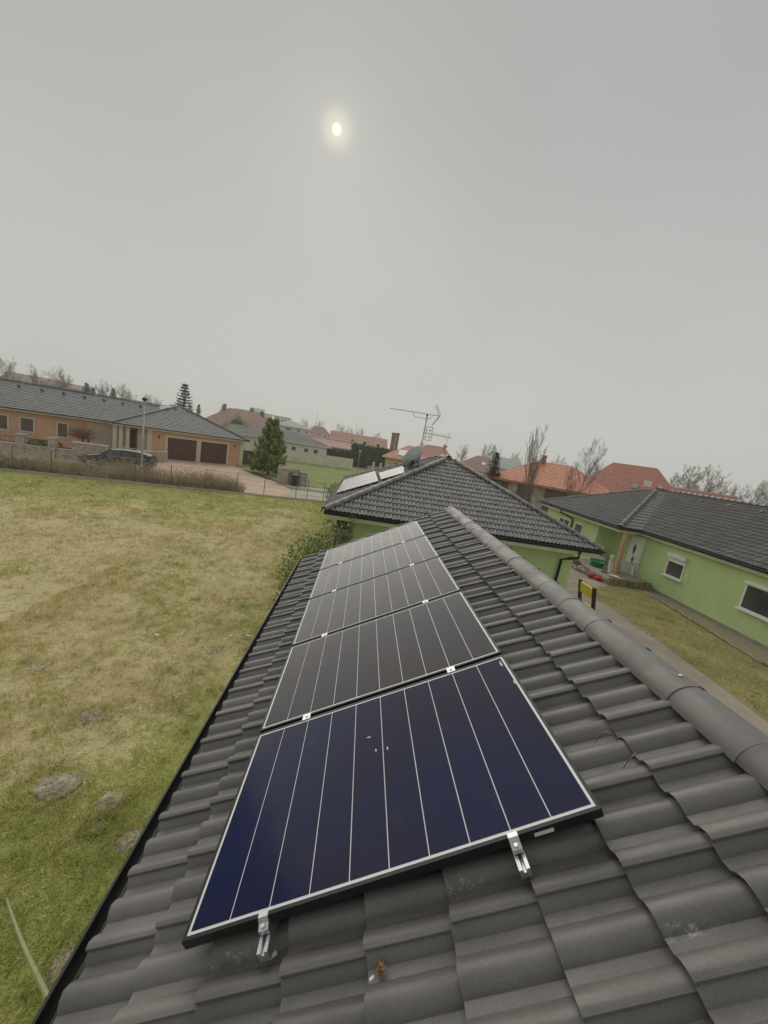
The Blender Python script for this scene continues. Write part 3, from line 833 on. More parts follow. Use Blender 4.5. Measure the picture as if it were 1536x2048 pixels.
for x, y in ((12.45, 15.68), (12.62, 15.88), (12.75, 15.32), (12.98, 15.52)):
    mb = MB(); mb.tube([(x, y, .05), (x + .05, y + .04, .05)], .05, 8); mb.build('wheel', M['black_metal'], t)
mb = MB(); mb.prism([(14.0, 17.9, .28), (14.5, 17.75, .28), (14.58, 18.05, .28), (14.08, 18.2, .28)], (0, 0, .25)); bx_ = mb.build('cardboard_box', mat('brown_cardboard', (.16, .09, .06), .9, .2, 5)); tag(bx_, 'dark brown box against the shaded porch wall', 'box')
mb = MB(); mb.prism([(13.98, 17.88, .535), (14.55, 17.72, .535), (14.62, 18.07, .535), (14.06, 18.22, .535)], (0, 0, .10)); tag(mb.build('storage_box', M['white_plastic']), 'white flat box lying on top of the brown box', 'box')
for i, (x, w_) in enumerate(((13.78, 'left'), (13.90, 'right'))):
    mb = MB(); mb.prism([(x, 16.25, .285), (x + .055, 16.25, .285), (x + .36, 16.75, 1.12), (x + .305, 16.75, 1.12)], (0, .05, 0)); tag(mb.build('plank', M['white_trim']), '%s of two white battens leaning by the porch post' % w_, 'plank', 'white battens')
t = thing('white_basin', 'shallow white basin at the porch edge beside the post', 'basin', (13.35, 15.25, .28))
mb = MB(); rings = [[(13.42 + r_ * math.cos(i * .628), 15.35 + r_ * math.sin(i * .628), z) for i in range(10)] for r_, z in ((.14, .285), (.21, .39), (.22, .39), (.19, .385), (.13, .30))]; mb.loft(rings); mb.build('basin_body', M['white_plastic'], t, True)
mb = MB(); rings = [[(12.75 + r_ * math.cos(i * .628), 17.5 + r_ * math.sin(i * .628), z) for i in range(10)] for r_, z in ((.16, .0), (.23, .40), (.24, .40), (.21, .38), (.17, .2))]; mb.loft(rings); tag(mb.build('plant_pot', mat('grey_pot', (.20, .19, .18), .7)), 'grey plant pot standing near the hip roof downpipe', 'pot')
for i, (x, y, s_, lab) in enumerate(((12.95, 17.3, .12, 'reddish brick lying by the grey plant pot'), (13.2, 17.05, .13, 'second reddish brick on the rubble pile'), (13.45, 16.1, .10, 'reddish brick on the rubble beside the porch'))):
    mb = MB(); mb.box((x, y, .07 if i < 2 else .33), (.26, .13, .08), Matrix.Rotation(i * 1.1, 3, 'Z') @ Matrix.Rotation(.2, 3, 'X')); tag(mb.build('brick', mat('brick_red_%d' % i, (.34, .13, .09), .85, .2, 12)), lab, 'brick', 'loose bricks')
rb = thing('rubble_pile', 'low heap of pale rubble beside the porch', 'rubble', (12.9, 16.3, 0))
rme = []
for i in range(4):
    b_ = MB(); b_.blob((0, 0, 0), (.11, .09, .06), i, .3, 7, 5); rme.append(b_.mesh('stone', mat('rubble_%d' % i, ((.45, .42, .33), (.4, .33, .28), (.5, .47, .4), (.33, .3, .25))[i], .9, .2, 10)))
for i in range(46):
    o = bpy.data.objects.new('stone', rme[i % 4]); link(o, rb); f = i / 46
    o.matrix_basis = Matrix.Translation((12.45 + f * .75 + random.gauss(0, .18), 17.2 - f * 1.9 + random.gauss(0, .16), .05 + random.random() * .12)) @ Matrix.Rotation(random.random() * 6, 4, (random.random(), random.random(), 1)) @ Matrix.Scale(random.uniform(.6, 1.5), 4)
mb = MB(); mb.box((10.7, 16.2, .22), (.06, .12, .44)); tag(mb.build('teal_stake', mat('teal_plastic', (.10, .42, .34), .5)), 'short teal plastic stake beside the hip roof downpipe', 'stake')

# ladder against the far eave of the near roof
t = thing('ladder', 'black and yellow ladder top showing above the ridge of the near roof', 'ladder', (5.6, 5.25, 0))
M['ladder_dark'] = mat('dark_ladder_stile', (.035, .022, .028), .5, .2, 6)
M['yellow'] = mat('yellow_paint', (.72, .56, .06), .45, .08, 8)
la, lb_ = Vector((5.55, 0, .02)), Vector((4.97, 0, 2.86))
for y in (5.06, 5.50):
    mb = MB(); mb.prism([(la.x - .03, y - .02, la.z), (la.x + .03, y - .02, la.z), (lb_.x + .03, y - .02, lb_.z), (lb_.x - .03, y - .02, lb_.z)], (0, .04, 0)); mb.build('stile', M['ladder_dark'], t)
for i in range(9):
    f = (.18 + i * .28) / 2.84; c = la.lerp(lb_, f)
    mb = MB(); mb.box((c.x, 5.28, c.z), (.035, .40, .045)); mb.build('rung', M['yellow'], t)
c = la.lerp(lb_, .955); mb = MB(); mb.box((c.x - .005, 5.28, c.z), (.03, .40, .20), Matrix.Rotation(R(-11), 3, 'Y')); mb.build('top_board', M['yellow'], t)

# yard ground
def sheet(name, pts, z, m):
    mb = MB(); mb.poly([(x, y, z) for x, y in pts]); return struct(mb.build(name, m))
# ================================================================== ground
def lawn_mat(name, blades=False):
    t = NT(name); x = t.xyz()
    n1 = t.noise(.35, 5); n2 = t.noise(1.6, 5); n3 = t.noise(9, 4); n4 = t.noise(55, 3)
    g = t.math('ADD', t.math('MULTIPLY', n1, .9), t.math('MULTIPLY', n2, .75))
    # greener near the building, at the near corner and by the fence; the middle is dry
    near_b = t.rng(x[0], -3.0, -.4, 0, .34)
    near_c = t.rng(x[1], 5.6, 1.5, 0, .27)
    dist = t.math('SUBTRACT', x[1], t.math('MULTIPLY', x[0], .29))
    far_f = t.rng(dist, 15.0, 25.0, 0, .32)
    g = t.math('ADD', t.math('ADD', g, near_b), t.math('ADD', near_c, far_f))
    g = t.math('ADD', g, t.math('MULTIPLY', t.math('SUBTRACT', n3, .5), .8))
    if blades:
        g = t.math('ADD', g, t.rng(t.pos.outputs['Random Per Island'], 0, 1, -.30, .30, False))
    f = t.rng(g, .82, 1.12)
    dry = t.mix(t.rng(n4, .3, .7), (.60, .49, .235), (.90, .79, .47))
    grn = t.mix(t.rng(n4, .3, .7), (.27, .29, .075), (.62, .62, .21))
    c = t.mix(f, dry, grn)
    c = t.mix(t.rng(t.noise(3.3, 5), .60, .75, 0, .5), c, (.20, .21, .06))
    if not blades:
        c = t.mix(t.rng(t.noise(6, 5), .55, .70, 0, .55), c, (.20, .165, .10))
    if blades:
        kk = t.n('ShaderNodeVectorMath', operation='SCALE'); t.l(c, kk.inputs[0]); t.l(t.rng(t.math('FRACT', t.math('MULTIPLY', t.pos.outputs['Random Per Island'], 17.3)), 0, 1, .72, 1.28, False), kk.inputs['Scale']); c = kk.outputs[0]
    if not blades: c = t.mix(.22, c, (.16, .135, .07))
    t.color(c); t.set(.9, .15)
    if not blades:
        b = t.bump(n3, .8, .06); t.bump(n4, .8, .025, b)
    return t.mat
M['lawn'] = lawn_mat('lawn_soil_and_grass'); M['blade'] = lawn_mat('grass_blades', True)
M['far_ground'] = mat('far_ground', (.17, .17, .085), .95, .3, .06, dirt=((.25, .21, .13), .15, .5, .7))
M['green_plot'] = mat('mown_grass', (.205, .255, .070), .95, .22, .5, bump=.6, bscale=14, dirt=((.30, .28, .11), 1.2, .5, .75))
M['yard_grass'] = mat('yard_grass', (.30, .265, .10), .95, .25, .8, bump=.8, bscale=22, dirt=((.16, .16, .06), .9, .56, .72))
M['yard_pave'] = mat('yard_earth_paving', (.37, .315, .255), .95, .16, .8, bump=.4, bscale=30, dirt=((.30, .26, .18), .6, .5, .7))
M['drive'] = mat('pink_block_paving', (.62, .46, .345), .9, .12, 1.2, bump=.3, bscale=8)
M['asphalt'] = mat('pale_worn_road', (.47, .43, .36), .95, .12, .6, bump=.3, bscale=20)
M['kerb'] = mat('pale_concrete', (.45, .43, .38), .9, .15, 2, bump=.3, bscale=30)
M['soil'] = mat('molehill_soil', (.42, .365, .285), .95, .22, 9, bump=1.0, bscale=45)
M['gravel'] = mat('gravel', (.30, .26, .18), .95, .4, 25, bump=1., bscale=40)

mb = MB(); S_ = 440
mb.poly([(-S_, -S_, 0), (S_, -S_, 0), (S_, S_, 0), (-S_, S_, 0)]); struct(mb.build('ground', M['far_ground']))
# road frame: a along the wire fence, b away from the lawn
RO = Vector((-1.88, 25.75, 0)); rf = Vector((.9607, .2776, 0)); rg = Vector((-.2776, .9607, 0))
def rd(a, b, z=0.0): return RO + rf * a + rg * b + Vector((0, 0, z))
# lawn: a gently uneven sheet
def lawn_h(x, y): return .035 * noise.noise(Vector((x * .35, y * .35, 3))) + .015 * noise.noise(Vector((x * 1.3, y * 1.3, 7))) + .045
mb = MB(); nx, ny = 90, 84; idx = {}
for j in range(ny + 1):
    for i in range(nx + 1):
        x = -34 + i * (33.98 / nx)
        ytop = 25.70 + (x + 1.88) * .289
        y = -9 + j * (ytop + 9) / ny
        h = lawn_h(x, y) if 0 < j < ny else .01
        mb.v.append((x, y, h))
for j in range(ny):
    for i in range(nx):
        a = j * (nx + 1) + i; mb.f.append((a, a + 1, a + nx + 2, a + nx + 1)); mb.m.append(0)
struct(mb.build('lawn', M['lawn'], None, True))
# grass
P_, Ff = [], []
def blades(n, x0, x1, y0, y1, w, h, cond):
    xs = rng.uniform(x0, x1, n); ys = rng.uniform(y0, y1, n)
    for x, y in zip(xs, ys):
        if not cond(x, y): continue
        d = noise.noise(Vector((x * .9, y * .9, 1.5)))
        d2 = noise.noise(Vector((x * 3.1, y * 3.1, 5)))
        if random.random() > .58 + d * .7 + d2 * 1.0: continue
        z = lawn_h(x, y) - .006
        hh = h * random.uniform(.4, 1.15) * (1 + max(0, d) * 1.3 + max(0, d2) * 1.6); ww = w * random.uniform(.6, 1.2)
        th = random.uniform(0, 6.283); lean = random.uniform(.25, 1.25); a2 = random.uniform(0, 6.283)
        dx, dy = math.cos(th) * ww / 2, math.sin(th) * ww / 2
        lx, ly = math.cos(a2) * hh * lean, math.sin(a2) * hh * lean
        b = len(P_)
        P_.extend(((x - dx, y - dy, z), (x + dx, y + dy, z), (x + lx, y + ly, z + hh / (1 + .5 * lean))))
        Ff.append((b, b + 1, b + 2))
def tuft(n, x0, x1, y0, y1, w, h, sig, k):
    for x, y in zip(rng.uniform(x0, x1, n), rng.uniform(y0, y1, n)):
        d = noise.noise(Vector((x * .7, y * .7, 11)))
        if random.random() > .55 + d * 1.1 or y > 25.5 + (x + 1.88) * .289: continue
        s_ = random.uniform(.6, 1.5)
        for _ in range(int(k * s_)):
            ox, oy = random.gauss(0, sig * s_), random.gauss(0, sig * s_); px, py = x + ox, y + oy
            z = lawn_h(px, py) - .006; hh = h * s_ * random.uniform(.5, 1.1); th = random.uniform(0, 3.14); b = len(P_)
            dx, dy = math.cos(th) * w / 2, math.sin(th) * w / 2; l_ = hh * .6 / (sig * s_)
            P_.extend(((px - dx, py - dy, z), (px + dx, py + dy, z), (px + ox * l_ + random.gauss(0, .02), py + oy * l_ + random.gauss(0, .02), z + hh))); Ff.append((b, b + 1, b + 2))
tuft(4200, -6.5, -.1, .6, 9.5, .009, .085, .035, 16)
tuft(3600, -13, -.1, 8, 17, .016, .10, .05, 12)
tuft(3000, -24, -.1, 14, 26, .028, .12, .08, 9)
fy = lambda x: 25.6 + (x + 1.88) * .289
blades(110000, -6.5, -.1, .6, 9.5, .008, .060, lambda x, y: True)
blades(60000, -13, -.1, 7.0, 17, .014, .075, lambda x, y: y > 9.5 or x < -6.5)
blades(46000, -24, -.1, 12, 26, .024, .085, lambda x, y: y < fy(x) and (y > 17 or x < -13))
blades(6000, -22, -.4, 18, 26, .02, .16, lambda x, y: fy(x) - .9 < y < fy(x))
blades(7000, -1.3, -.1, 1, 12, .010, .12, lambda x, y: True)
for (x_, y_, q_) in ((-2.78, 2.88, .24), (-2.06, 2.77, .16), (-1.54, 2.34, .18), (-3.15, 4.02, .2), (-4.73, 4.94, .18), (-2.1, 5.98, .18), (-2.01, 2.49, .1), (-1.45, 1.36, .16)):
    blades(900, x_ - q_ * 1.5, x_ + q_ * 1.5, y_ - q_ * 1.4, y_ + q_ * 1.4, .008, .085, lambda x, y: (x - x_) ** 2 + (y - y_) ** 2 > (q_ * (.75 + .35 * random.random())) ** 2)
me = bpy.data.meshes.new('grass'); me.from_pydata(P_, [], Ff); me.materials.append(M['blade'])
go = link(bpy.data.objects.new('grass', me)); stuff(go); tag(go, 'patchy dry and green grass covering the lawn', 'grass')
# molehills and bare patches
for i, (x, y, r_, h, lab) in enumerate((
        (-2.78, 2.88, .30, .13, 'largest bare soil molehill, at the lower left of the lawn'),
        (-2.06, 2.77, .20, .09, 'molehill just right of the largest one'),
        (-1.54, 2.34, .22, .10, 'molehill close to the gutter edge'),
        (-3.15, 4.02, .24, .09, 'molehill up the lawn from the largest one'),
        (-4.73, 4.94, .22, .07, 'flat stony molehill at the left edge of the lawn'),
        (-2.10, 5.98, .22, .05, 'flat pale molehill near the middle of the roof eave'),
        (-2.01, 2.49, .13, .05, 'smallest molehill, between two larger ones'),
        (-1.45, 1.36, .20, .07, 'molehill at the bottom beside the strap'))):
    mb = MB(); mb.blob((x, y, lawn_h(x, y) - .012), (r_ * .78, r_ * .66, h * .42), i, .24, 28, 10, True, 3.8)
    for k in range(60):
        a_, q = random.uniform(0, 6.28), r_ * math.sqrt(random.random()) * 1.15; s_ = random.uniform(.008, .022)
        zz = lawn_h(x, y) + h * .42 * max(0, 1 - (q / r_ / .78) ** 2) - .008
        mb.blob((x + math.cos(a_) * q, y + math.sin(a_) * q * .85, zz), (s_, s_, s_ * .7), k, .3, 5, 4)
    tag(mb.build('molehill', M['soil'], None, True), lab, 'molehill', 'molehills on the lawn')
for i, (x, y, lab) in enumerate(((-1.98, 6.55, 'larger white scrap of litter on the lawn near the eave'), (-1.62, 6.65, 'smaller white scrap of litter on the lawn near the eave'), (-3.42, 6.25, 'white scrap of litter in the dry middle of the lawn'))):
    mb = MB(); z = lawn_h(x, y) + .05
    mb.prism([(x - .05, y - .02, z), (x + .04, y - .025, z + .01), (x + .05, y + .02, z), (x - .03, y + .03, z + .02)], (0, 0, .012)); tag(mb.build('litter', M['white_plastic']), lab, 'litter', 'litter on the lawn')

# right-hand yard
sheet('yard_paving', [(4.30, -6), (15.25, -6), (15.25, 30), (8.15, 30), (8.15, 10.7), (4.30, 10.7)], .004, M['yard_pave'])
sheet('gravel_strip', [(13.2, -4), (15.24, -4), (15.24, 14.9), (14.8, 14.9), (14.5, 13.9), (13.75, 8.5)], .008, M['gravel'])
mb = MB(); pts = [(11.05, 13.3), (11.6, 14.1), (12.6, 14.6), (13.0, 14.85), (14.75, 14.85), (14.45, 13.9), (13.7, 8.5), (12.9, -3), (10.3, -3), (10.55, 5.9), (10.95, 10)]
mb.poly([(x, y, .012) for x, y in reversed(pts)]); struct(mb.build('yard_lawn', M['yard_grass']))
pts_k = [Vector((14.55, 14.6, 0)), Vector((14.5, 13.9, 0)), Vector((13.75, 8.5, 0)), Vector((13.1, 3, 0))]
kr = thing('kerb_edging', 'line of pale kerb stones between the yard grass and the bungalow', 'kerb', (14.2, 10, 0))
km = MB(); km.box((0, 0, .03), (.07, .30, .06)); kme = km.mesh('kerb_stone', M['kerb'])
for a, b in zip(pts_k, pts_k[1:]):
    L = (b - a).length; an = math.atan2(-(b - a).x, (b - a).y)
    for i in range(int(L / .33)):
        p = a.lerp(b, (i + .5) * .33 / L); o = bpy.data.objects.new('kerb_stone', kme); link(o, kr)
        o.matrix_basis = Matrix.Translation(p + Vector((random.uniform(-.02, .02), 0, .008))) @ Matrix.Rotation(an + random.gauss(0, .05), 4, 'Z')
P2, F2 = [], []
def tufts(n, fn, w, h):
    for _ in range(n):
        x, y = fn()
        a2 = random.uniform(0, 6.28); hh = h * random.uniform(.4, 1.2); th = random.uniform(0, 3.14)
        b = len(P2); dx, dy = math.cos(th) * w, math.sin(th) * w
        P2.extend(((x - dx, y - dy, .012), (x + dx, y + dy, .012), (x + math.cos(a2) * hh * .8, y + math.sin(a2) * hh * .8, hh))); F2.append((b, b + 1, b + 2))
def yl():
    y = random.uniform(1.5, 14.5); x = random.uniform(10.7, 13.2 + (y - 5) * .12); return x, y
tufts(24000, yl, .008, .045)
def kl():
    f = random.random(); p = pts_k[1].lerp(pts_k[2], f); return p.x + random.gauss(0, .07), p.y
tufts(2500, kl, .010, .09)
me = bpy.data.meshes.new('yard_grass'); me.from_pydata(P2, [], F2); me.materials.append(mat('yard_blades', (.33, .295, .115), .9, .3, 2.5, island=.35))
yo = stuff(link(bpy.data.objects.new('yard_grass', me))); tag(yo, 'short yellowish grass in the yard before the bungalow', 'grass')

# street side
def rsheet(name, pts, z, m):
    mb = MB(); mb.poly([rd(a, b, z) for a, b in pts]); return struct(mb.build(name, m))
rsheet('road', [(-45, .55), (14, .55), (14, 4.7), (-45, 4.7)], .004, M['asphalt'])
rsheet('driveway', [(-15.6, 4.7), (-2.2, 4.7), (-3.2, 7.3), (-3.6, 8.6), (-5.0, 12.6), (-7.2, 16.6), (-7.4, 17.9), (-14.6, 17.4), (-13.4, 13.4), (-15.6, 8.2)], .008, M['drive'])
rsheet('road_paving', [(-13, 1.5), (-3.5, .6), (-2.0, 4.72), (-15.6, 4.72)], .0065, M['drive'])
rsheet('verge', [(-1.9, 4.75), (14, 4.75), (14, 5.75), (-2.2, 5.75)], .008, M['green_plot'])
rsheet('pavement', [(-2.4, 5.8), (14, 5.8), (14, 7.1), (-3.1, 7.1)], .012, M['kerb'])
rsheet('neighbour_lawn', [(-3.6, 7.4), (14, 7.4), (12, 36), (-14, 34), (-8.6, 21), (-5.6, 13.4)], .006, M['green_plot'])
rsheet('planting_bed', [(-4.0, 9.0), (-3.0, 8.6), (-5.2, 14.2), (-6.8, 14.6), (-5.6, 12.4)], .014, mat('bark_soil', (.10, .075, .055), .95, .3, 5, bump=.6))
rsheet('wall_verge', [(-45, 4.75), (-15.7, 4.75), (-15.7, 7.9), (-45, 7.9)], .008, M['asphalt'])

# wire fence
fe = thing('wire_fence', 'thin wire fence with slim steel posts along the far edge of the lawn', 'fence', rd(-10, 0))
M['post'] = mat('grey_green_steel', (.10, .11, .10), .6, .2, 6)
for a in (-20.2, -18.2, -16.4, -14.5, -12.2, -10.2, -8.2, -6.3, -4.5, -2.3, -1.5, -.3, 1.0):
    mb = MB(); p = rd(a, random.uniform(-.02, .02)); mb.tube([p, p + Vector((random.gauss(0, .02), random.gauss(0, .02), 1.5))], .022, 6); mb.build('post', M['post'], fe)
for z, r_ in ((1.42, .006), (1.05, .004), (.72, .004), (.40, .004), (.16, .006)):
    mb = MB(); mb.tube([rd(-20.2 + i * 1.07, 0, z + .012 * math.sin(i * 1.9)) for i in range(21)], r_, 4); mb.build('wire', M['post'], fe)
mb = MB()
for i in range(140):
    a = -20.2 + i * .152; mb.tube([rd(a, .004, .16), rd(a, .004, 1.42)], .0022, 3, False)
mb.build('wire_mesh', M['post'], fe)
mb = MB(); p = [rd(-21, -.12), rd(1.3, -.12), rd(1.3, .12), rd(-21, .12)]; mb.prism(p, (0, 0, .14)); mb.build('base_strip', M['kerb'], fe)

# leafless shrubs behind the fence
M['twig'] = mat('grey_brown_twigs', (.50, .41, .29), .9, .25, 1.1, island=.45, dirt=((.34, .35, .15), .9, .55, .72))
V_, F_2 = [], []
def twig(p, d, L, w, nseg=3, bend=.25):
    side = d.cross(Vector((random.gauss(0, 1), random.gauss(0, 1), .3))).normalized() * w
    prev = None
    for k in range(nseg + 1):
        f = k / nseg; b = len(V_); ww = side * (1 - f * .8)
        V_.extend((tuple(p - ww), tuple(p + ww)))
        if prev is not None: F_2.append((prev, prev + 1, b + 1, b))
        prev = b
        d = (d + Vector((random.gauss(0, bend), random.gauss(0, bend), random.gauss(0, bend * .5)))).normalized(); p = p + d * (L / nseg)
    return p
for i in range(1000):
    a = random.uniform(-21, -6.0)
    env = min(1, max(.35, (-5.2 - a) / 1.8)); env *= 1.02 + .25 * noise.noise(Vector((a * .55, 2, 0)))
    base = rd(a + random.gauss(0, .1), random.uniform(.15, 1.15))
    for k in range(7):
        d = Vector((random.gauss(0, .42), random.gauss(0, .42), 1)).normalized()
        top = twig(base, d, random.uniform(.6, 1.25) * env, .011, 3, .2)
        for q in range(2):
            m_ = base.lerp(top, random.uniform(.35, .95))
            twig(m_, Vector((random.gauss(0, .8), random.gauss(0, .8), .7)).normalized(), random.uniform(.15, .4), .006, 2, .3)
me = bpy.data.meshes.new('shrub_hedge'); me.from_pydata(V_, [], F_2); me.materials.append(M['twig'])
sh = stuff(link(bpy.data.objects.new('shrub_hedge', me))); tag(sh, 'long row of leafless brown shrubs behind the wire fence', 'hedge')

# ------------------------------------------------------------------ generic house pieces
def clip_v(poly, lo, hi):
    def half(pts, s, c):
        out = []
        for p, q_ in zip(pts, pts[1:] + pts[:1]):
            a, b = s * (p[1] - c), s * (q_[1] - c)
            if a >= 0: out.append(p)
            if (a >= 0) != (b >= 0):
                f = a / (a - b); out.append((p[0] + (q_[0] - p[0]) * f, p[1] + (q_[1] - p[1]) * f))
        return out
    r_ = half(poly, 1, lo)
    return half(r_, -1, hi) if len(r_) > 2 else []
def course_plane(mb, pts, gauge=.33, step=.03):
    """coplanar roof polygon laid as overlapping courses; pts[0] on the eave"""
    pts = [Vector(p) for p in pts]
    n = (pts[1] - pts[0]).cross(pts[2] - pts[0]).normalized()
    if n.z < 0: n = -n
    v = (Vector((0, 0, 1)) - n * n.z).normalized(); u = v.cross(n); O = min(pts, key=lambda p: p.z)
    pl_ = [((p - O).dot(u), (p - O).dot(v)) for p in pts]
    hi = max(p[1] for p in pl_); k = 0
    while k * gauge < hi - .01:
        c = clip_v(pl_, k * gauge, min(hi, (k + 1) * gauge))
        if len(c) > 2:
            P3 = lambda p, z: O + u * p[0] + v * p[1] + n * z
            mb.add([P3(p, step * (1 - (p[1] - k * gauge) / gauge)) for p in c], [tuple(range(len(c)))])
            e_ = [p for p in c if abs(p[1] - k * gauge) < 1e-4]
            if len(e_) >= 2:
                a, b = min(e_), max(e_)
                mb.add([P3(a, step), P3(b, step), P3(b, -.02), P3(a, -.02)], [(0, 1, 2, 3)])
        k += 1
def fbox(mb, F, e0, e1, k0, k1, z0, z1):
    p = [F(e_, k_, z) for z in (z0, z1) for k_ in (k0, k1) for e_ in (e0, e1)]
    mb.add(p, [(0, 2, 3, 1), (4, 5, 7, 6), (0, 1, 5, 4), (2, 6, 7, 3), (0, 4, 6, 2), (1, 3, 7, 5)])
def frame_fn(A, B):
    """house frame: e from A to B, k away from the street"""
    A = Vector((A[0], A[1], 0)); B = Vector((B[0], B[1], 0)); e_ = (B - A).normalized(); k_ = Vector((-e_.y, e_.x, 0))
    F = lambda e, k, z: A + e_ * e + k_ * k + Vector((0, 0, z))
    return F, (B - A).length
def win(par, F, e0, e1, z0, z1, k=0.0, fr=.10, pane=None, trim=None, arch=False, name='window', bars=0):
    mb = MB(); t_ = .06
    if arch:
        n = 10; cx = (e0 + e1) / 2; r_ = (e1 - e0) / 2; zb = max(z0, z1 - r_)
        out = [(cx - r_ * math.cos(math.pi * i / n), zb + (z1 - zb) * math.sin(math.pi * i / n)) for i in range(n + 1)]
        if zb > z0: out = [(e0, z0)] + out + [(e1, z0)]
        cz_ = (z0 + z1) / 2
        inn = [(cx + (x - cx) * (1 - fr / r_), z0 + fr * .6 + (z - z0) * (1 - 1.4 * fr / (z1 - z0))) for x, z in out]
        N_ = len(out); vv = [F(x, k - t_, z) for x, z in out] + [F(x, k - t_, z) for x, z in inn] + [F(x, k - .003, z) for x, z in out]
        fs = []
        for i in range(N_):
            j = (i + 1) % N_; fs += [(i, j, N_ + j, N_ + i), (j, i, 2 * N_ + i, 2 * N_ + j)]
        mb.add(vv, fs); f = mb.build(name, trim or M['white_trim'], par)
        mb = MB(); mb.poly([F(x, k - .02, z) for x, z in inn]); mb.build('pane', pane or M['glass'], f)
        return f
    fbox(mb, F, e0, e0 + fr, k - t_, k - .002, z0, z1); fbox(mb, F, e1 - fr, e1, k - t_, k - .002, z0, z1)
    fbox(mb, F, e0 + fr, e1 - fr, k - t_, k - .002, z0, z0 + fr); fbox(mb, F, e0 + fr, e1 - fr, k - t_, k - .002, z1 - fr, z1)
    for b_ in range(bars):
        x = e0 + (e1 - e0) * (b_ + 1) / (bars + 1); fbox(mb, F, x - .03, x + .03, k - t_ + .01, k - .002, z0 + fr, z1 - fr)
    f = mb.build(name, trim or M['white_trim'], par)
    mb = MB(); fbox(mb, F, e0 + fr, e1 - fr, k - .03, k - .004, z0 + fr, z1 - fr); mb.build('pane', pane or M['glass'], f)
    return f

# ================================================================== orange house across the street
M['slate'] = tile_mat('slate_grey_tile', (.105, .110, .112))
HO = Vector((-22.78, 34.87, 0)); he = Vector((.829, .559, 0)); hk = Vector((-.559, .829, 0))
def HF(e, k, z): return HO + he * e + hk * k + Vector((0, 0, z))
g4 = thing('orange_house', 'orange bungalow with slate grey roof and two brown garage doors', 'house', HF(0, 4, 0))
mb = MB(); EZ = 2.95
ge0, ge1, gk, gz = -.6, 11.9, -.5, EZ; gc = (ge0 + ge1) / 2; gh = (ge1 - ge0) / 2; gt = EZ + gh * .41
mk, mr, mt = 1.25, 6.35, 5.22; me0 = -19.0
course_plane(mb, [HF(ge0, gk, gz), HF(ge1, gk, gz), HF(gc, gk + gh, gt)])
course_plane(mb, [HF(ge0, 14, gz), HF(ge0, gk, gz), HF(gc, gk + gh, gt), HF(gc, 14, gt)])
course_plane(mb, [HF(ge1, gk, gz), HF(ge1, 14, gz), HF(gc, 14, gt), HF(gc, gk + gh, gt)])
course_plane(mb, [HF(me0, mk, EZ), HF(3.8, mk, EZ), HF(3.8, mr, mt), HF(me0 + 4.8, mr, mt)])
course_plane(mb, [HF(3.8, 2 * mr - mk, EZ), HF(me0, 2 * mr - mk, EZ), HF(me0 + 4.8, mr, mt), HF(3.8, mr, mt)])
course_plane(mb, [HF(me0, 2 * mr - mk, EZ), HF(me0, mk, EZ), HF(me0 + 4.8, mr, mt)])
roof4 = mb.build('roof', M['slate'], g4)
mb = MB()
fbox(mb, HF, ge0 - .02, ge1 + .02, gk - .02, gk + .12, EZ - .20, EZ - .02); fbox(mb, HF, ge0 - .02, ge0 + .12, gk + .13, mk + .1, EZ - .20, EZ - .02); fbox(mb, HF, me0, ge0 - .03, mk - .02, mk + .12, EZ - .20, EZ - .02)
fbox(mb, HF, ge1 - .12, ge1 + .02, gk + .13, 10, EZ - .2, EZ - .02)
mb.build('fascia', M['cream'], g4)
mb = MB(); fbox(mb, HF, ge0 + .13, ge1 - .13, gk + .13, 10, EZ - .12, EZ - .09); fbox(mb, HF, me0, ge0 + .12, mk + .13, 8, EZ - .125, EZ - .095); mb.build('soffit', M['cream'], g4)
for a, b in (((ge0, gk - .07), (ge1, gk - .07)), ((me0, mk - .07), (ge0, mk - .07))):
    gutter(g4, HF(*a, EZ - .02), HF(*b, EZ - .02), .06)
caps4 = capmesh('ridge_tile', .42, .12, .10, .10, .08, M['slate'], 6)
for a, b in ((HF(ge0, gk, gz), HF(gc, gk + gh, gt)), (HF(ge1, gk, gz), HF(gc, gk + gh, gt)), (HF(gc, gk + gh, gt), HF(gc, 14, gt)), (HF(me0 + 4.8, mr, mt), HF(4.6, mr, mt))):
    lay_caps(roof4, a + up, b + up, caps4, .39)
for i in range(11):
    mb = MB(); mb.blob(HF(-13.5 + i * 1.55, mr - 1.0, mt - .38), (.14, .14, .13), i, .05, 7, 4, True); mb.build('roof_vent', M['slate'], roof4, True)
for e_, k_ in ((4.4, 4.35), (5.2, 4.75), (6.4, 4.75), (7.4, 4.1)):
    mb = MB(); mb.blob(HF(e_, k_, EZ + (k_ - gk) * .41 + .05), (.13, .13, .12), 2, .05, 7, 4, True); mb.build('roof_vent', M['slate'], roof4, True)
mb = MB(); fbox(mb, HF, 2.7, 11.4, 0, 9.8, 0, EZ - .13); fbox(mb, HF, -18.6, -2.2, 1.75, 10, 0, EZ - .13); mb.build('wall', M['orange_wall'], g4)
mb = MB(); fbox(mb, HF, -2.199, 2.699, 1.75, 9.5, 0, EZ - .135); fbox(mb, HF, 1.55, 2.3, .35, 1.749, 0, EZ - .135); mb.build('porch_wall', M['beige_wall'], g4)
for e0, e1, k0, k1 in ((2.301, 2.699, -.06, .45), (11.1, 11.46, -.06, .2)):
    mb = MB(); fbox(mb, HF, e0, e1, k0, k1, 0, EZ - .132); mb.build('pilaster', M['cream'], g4)
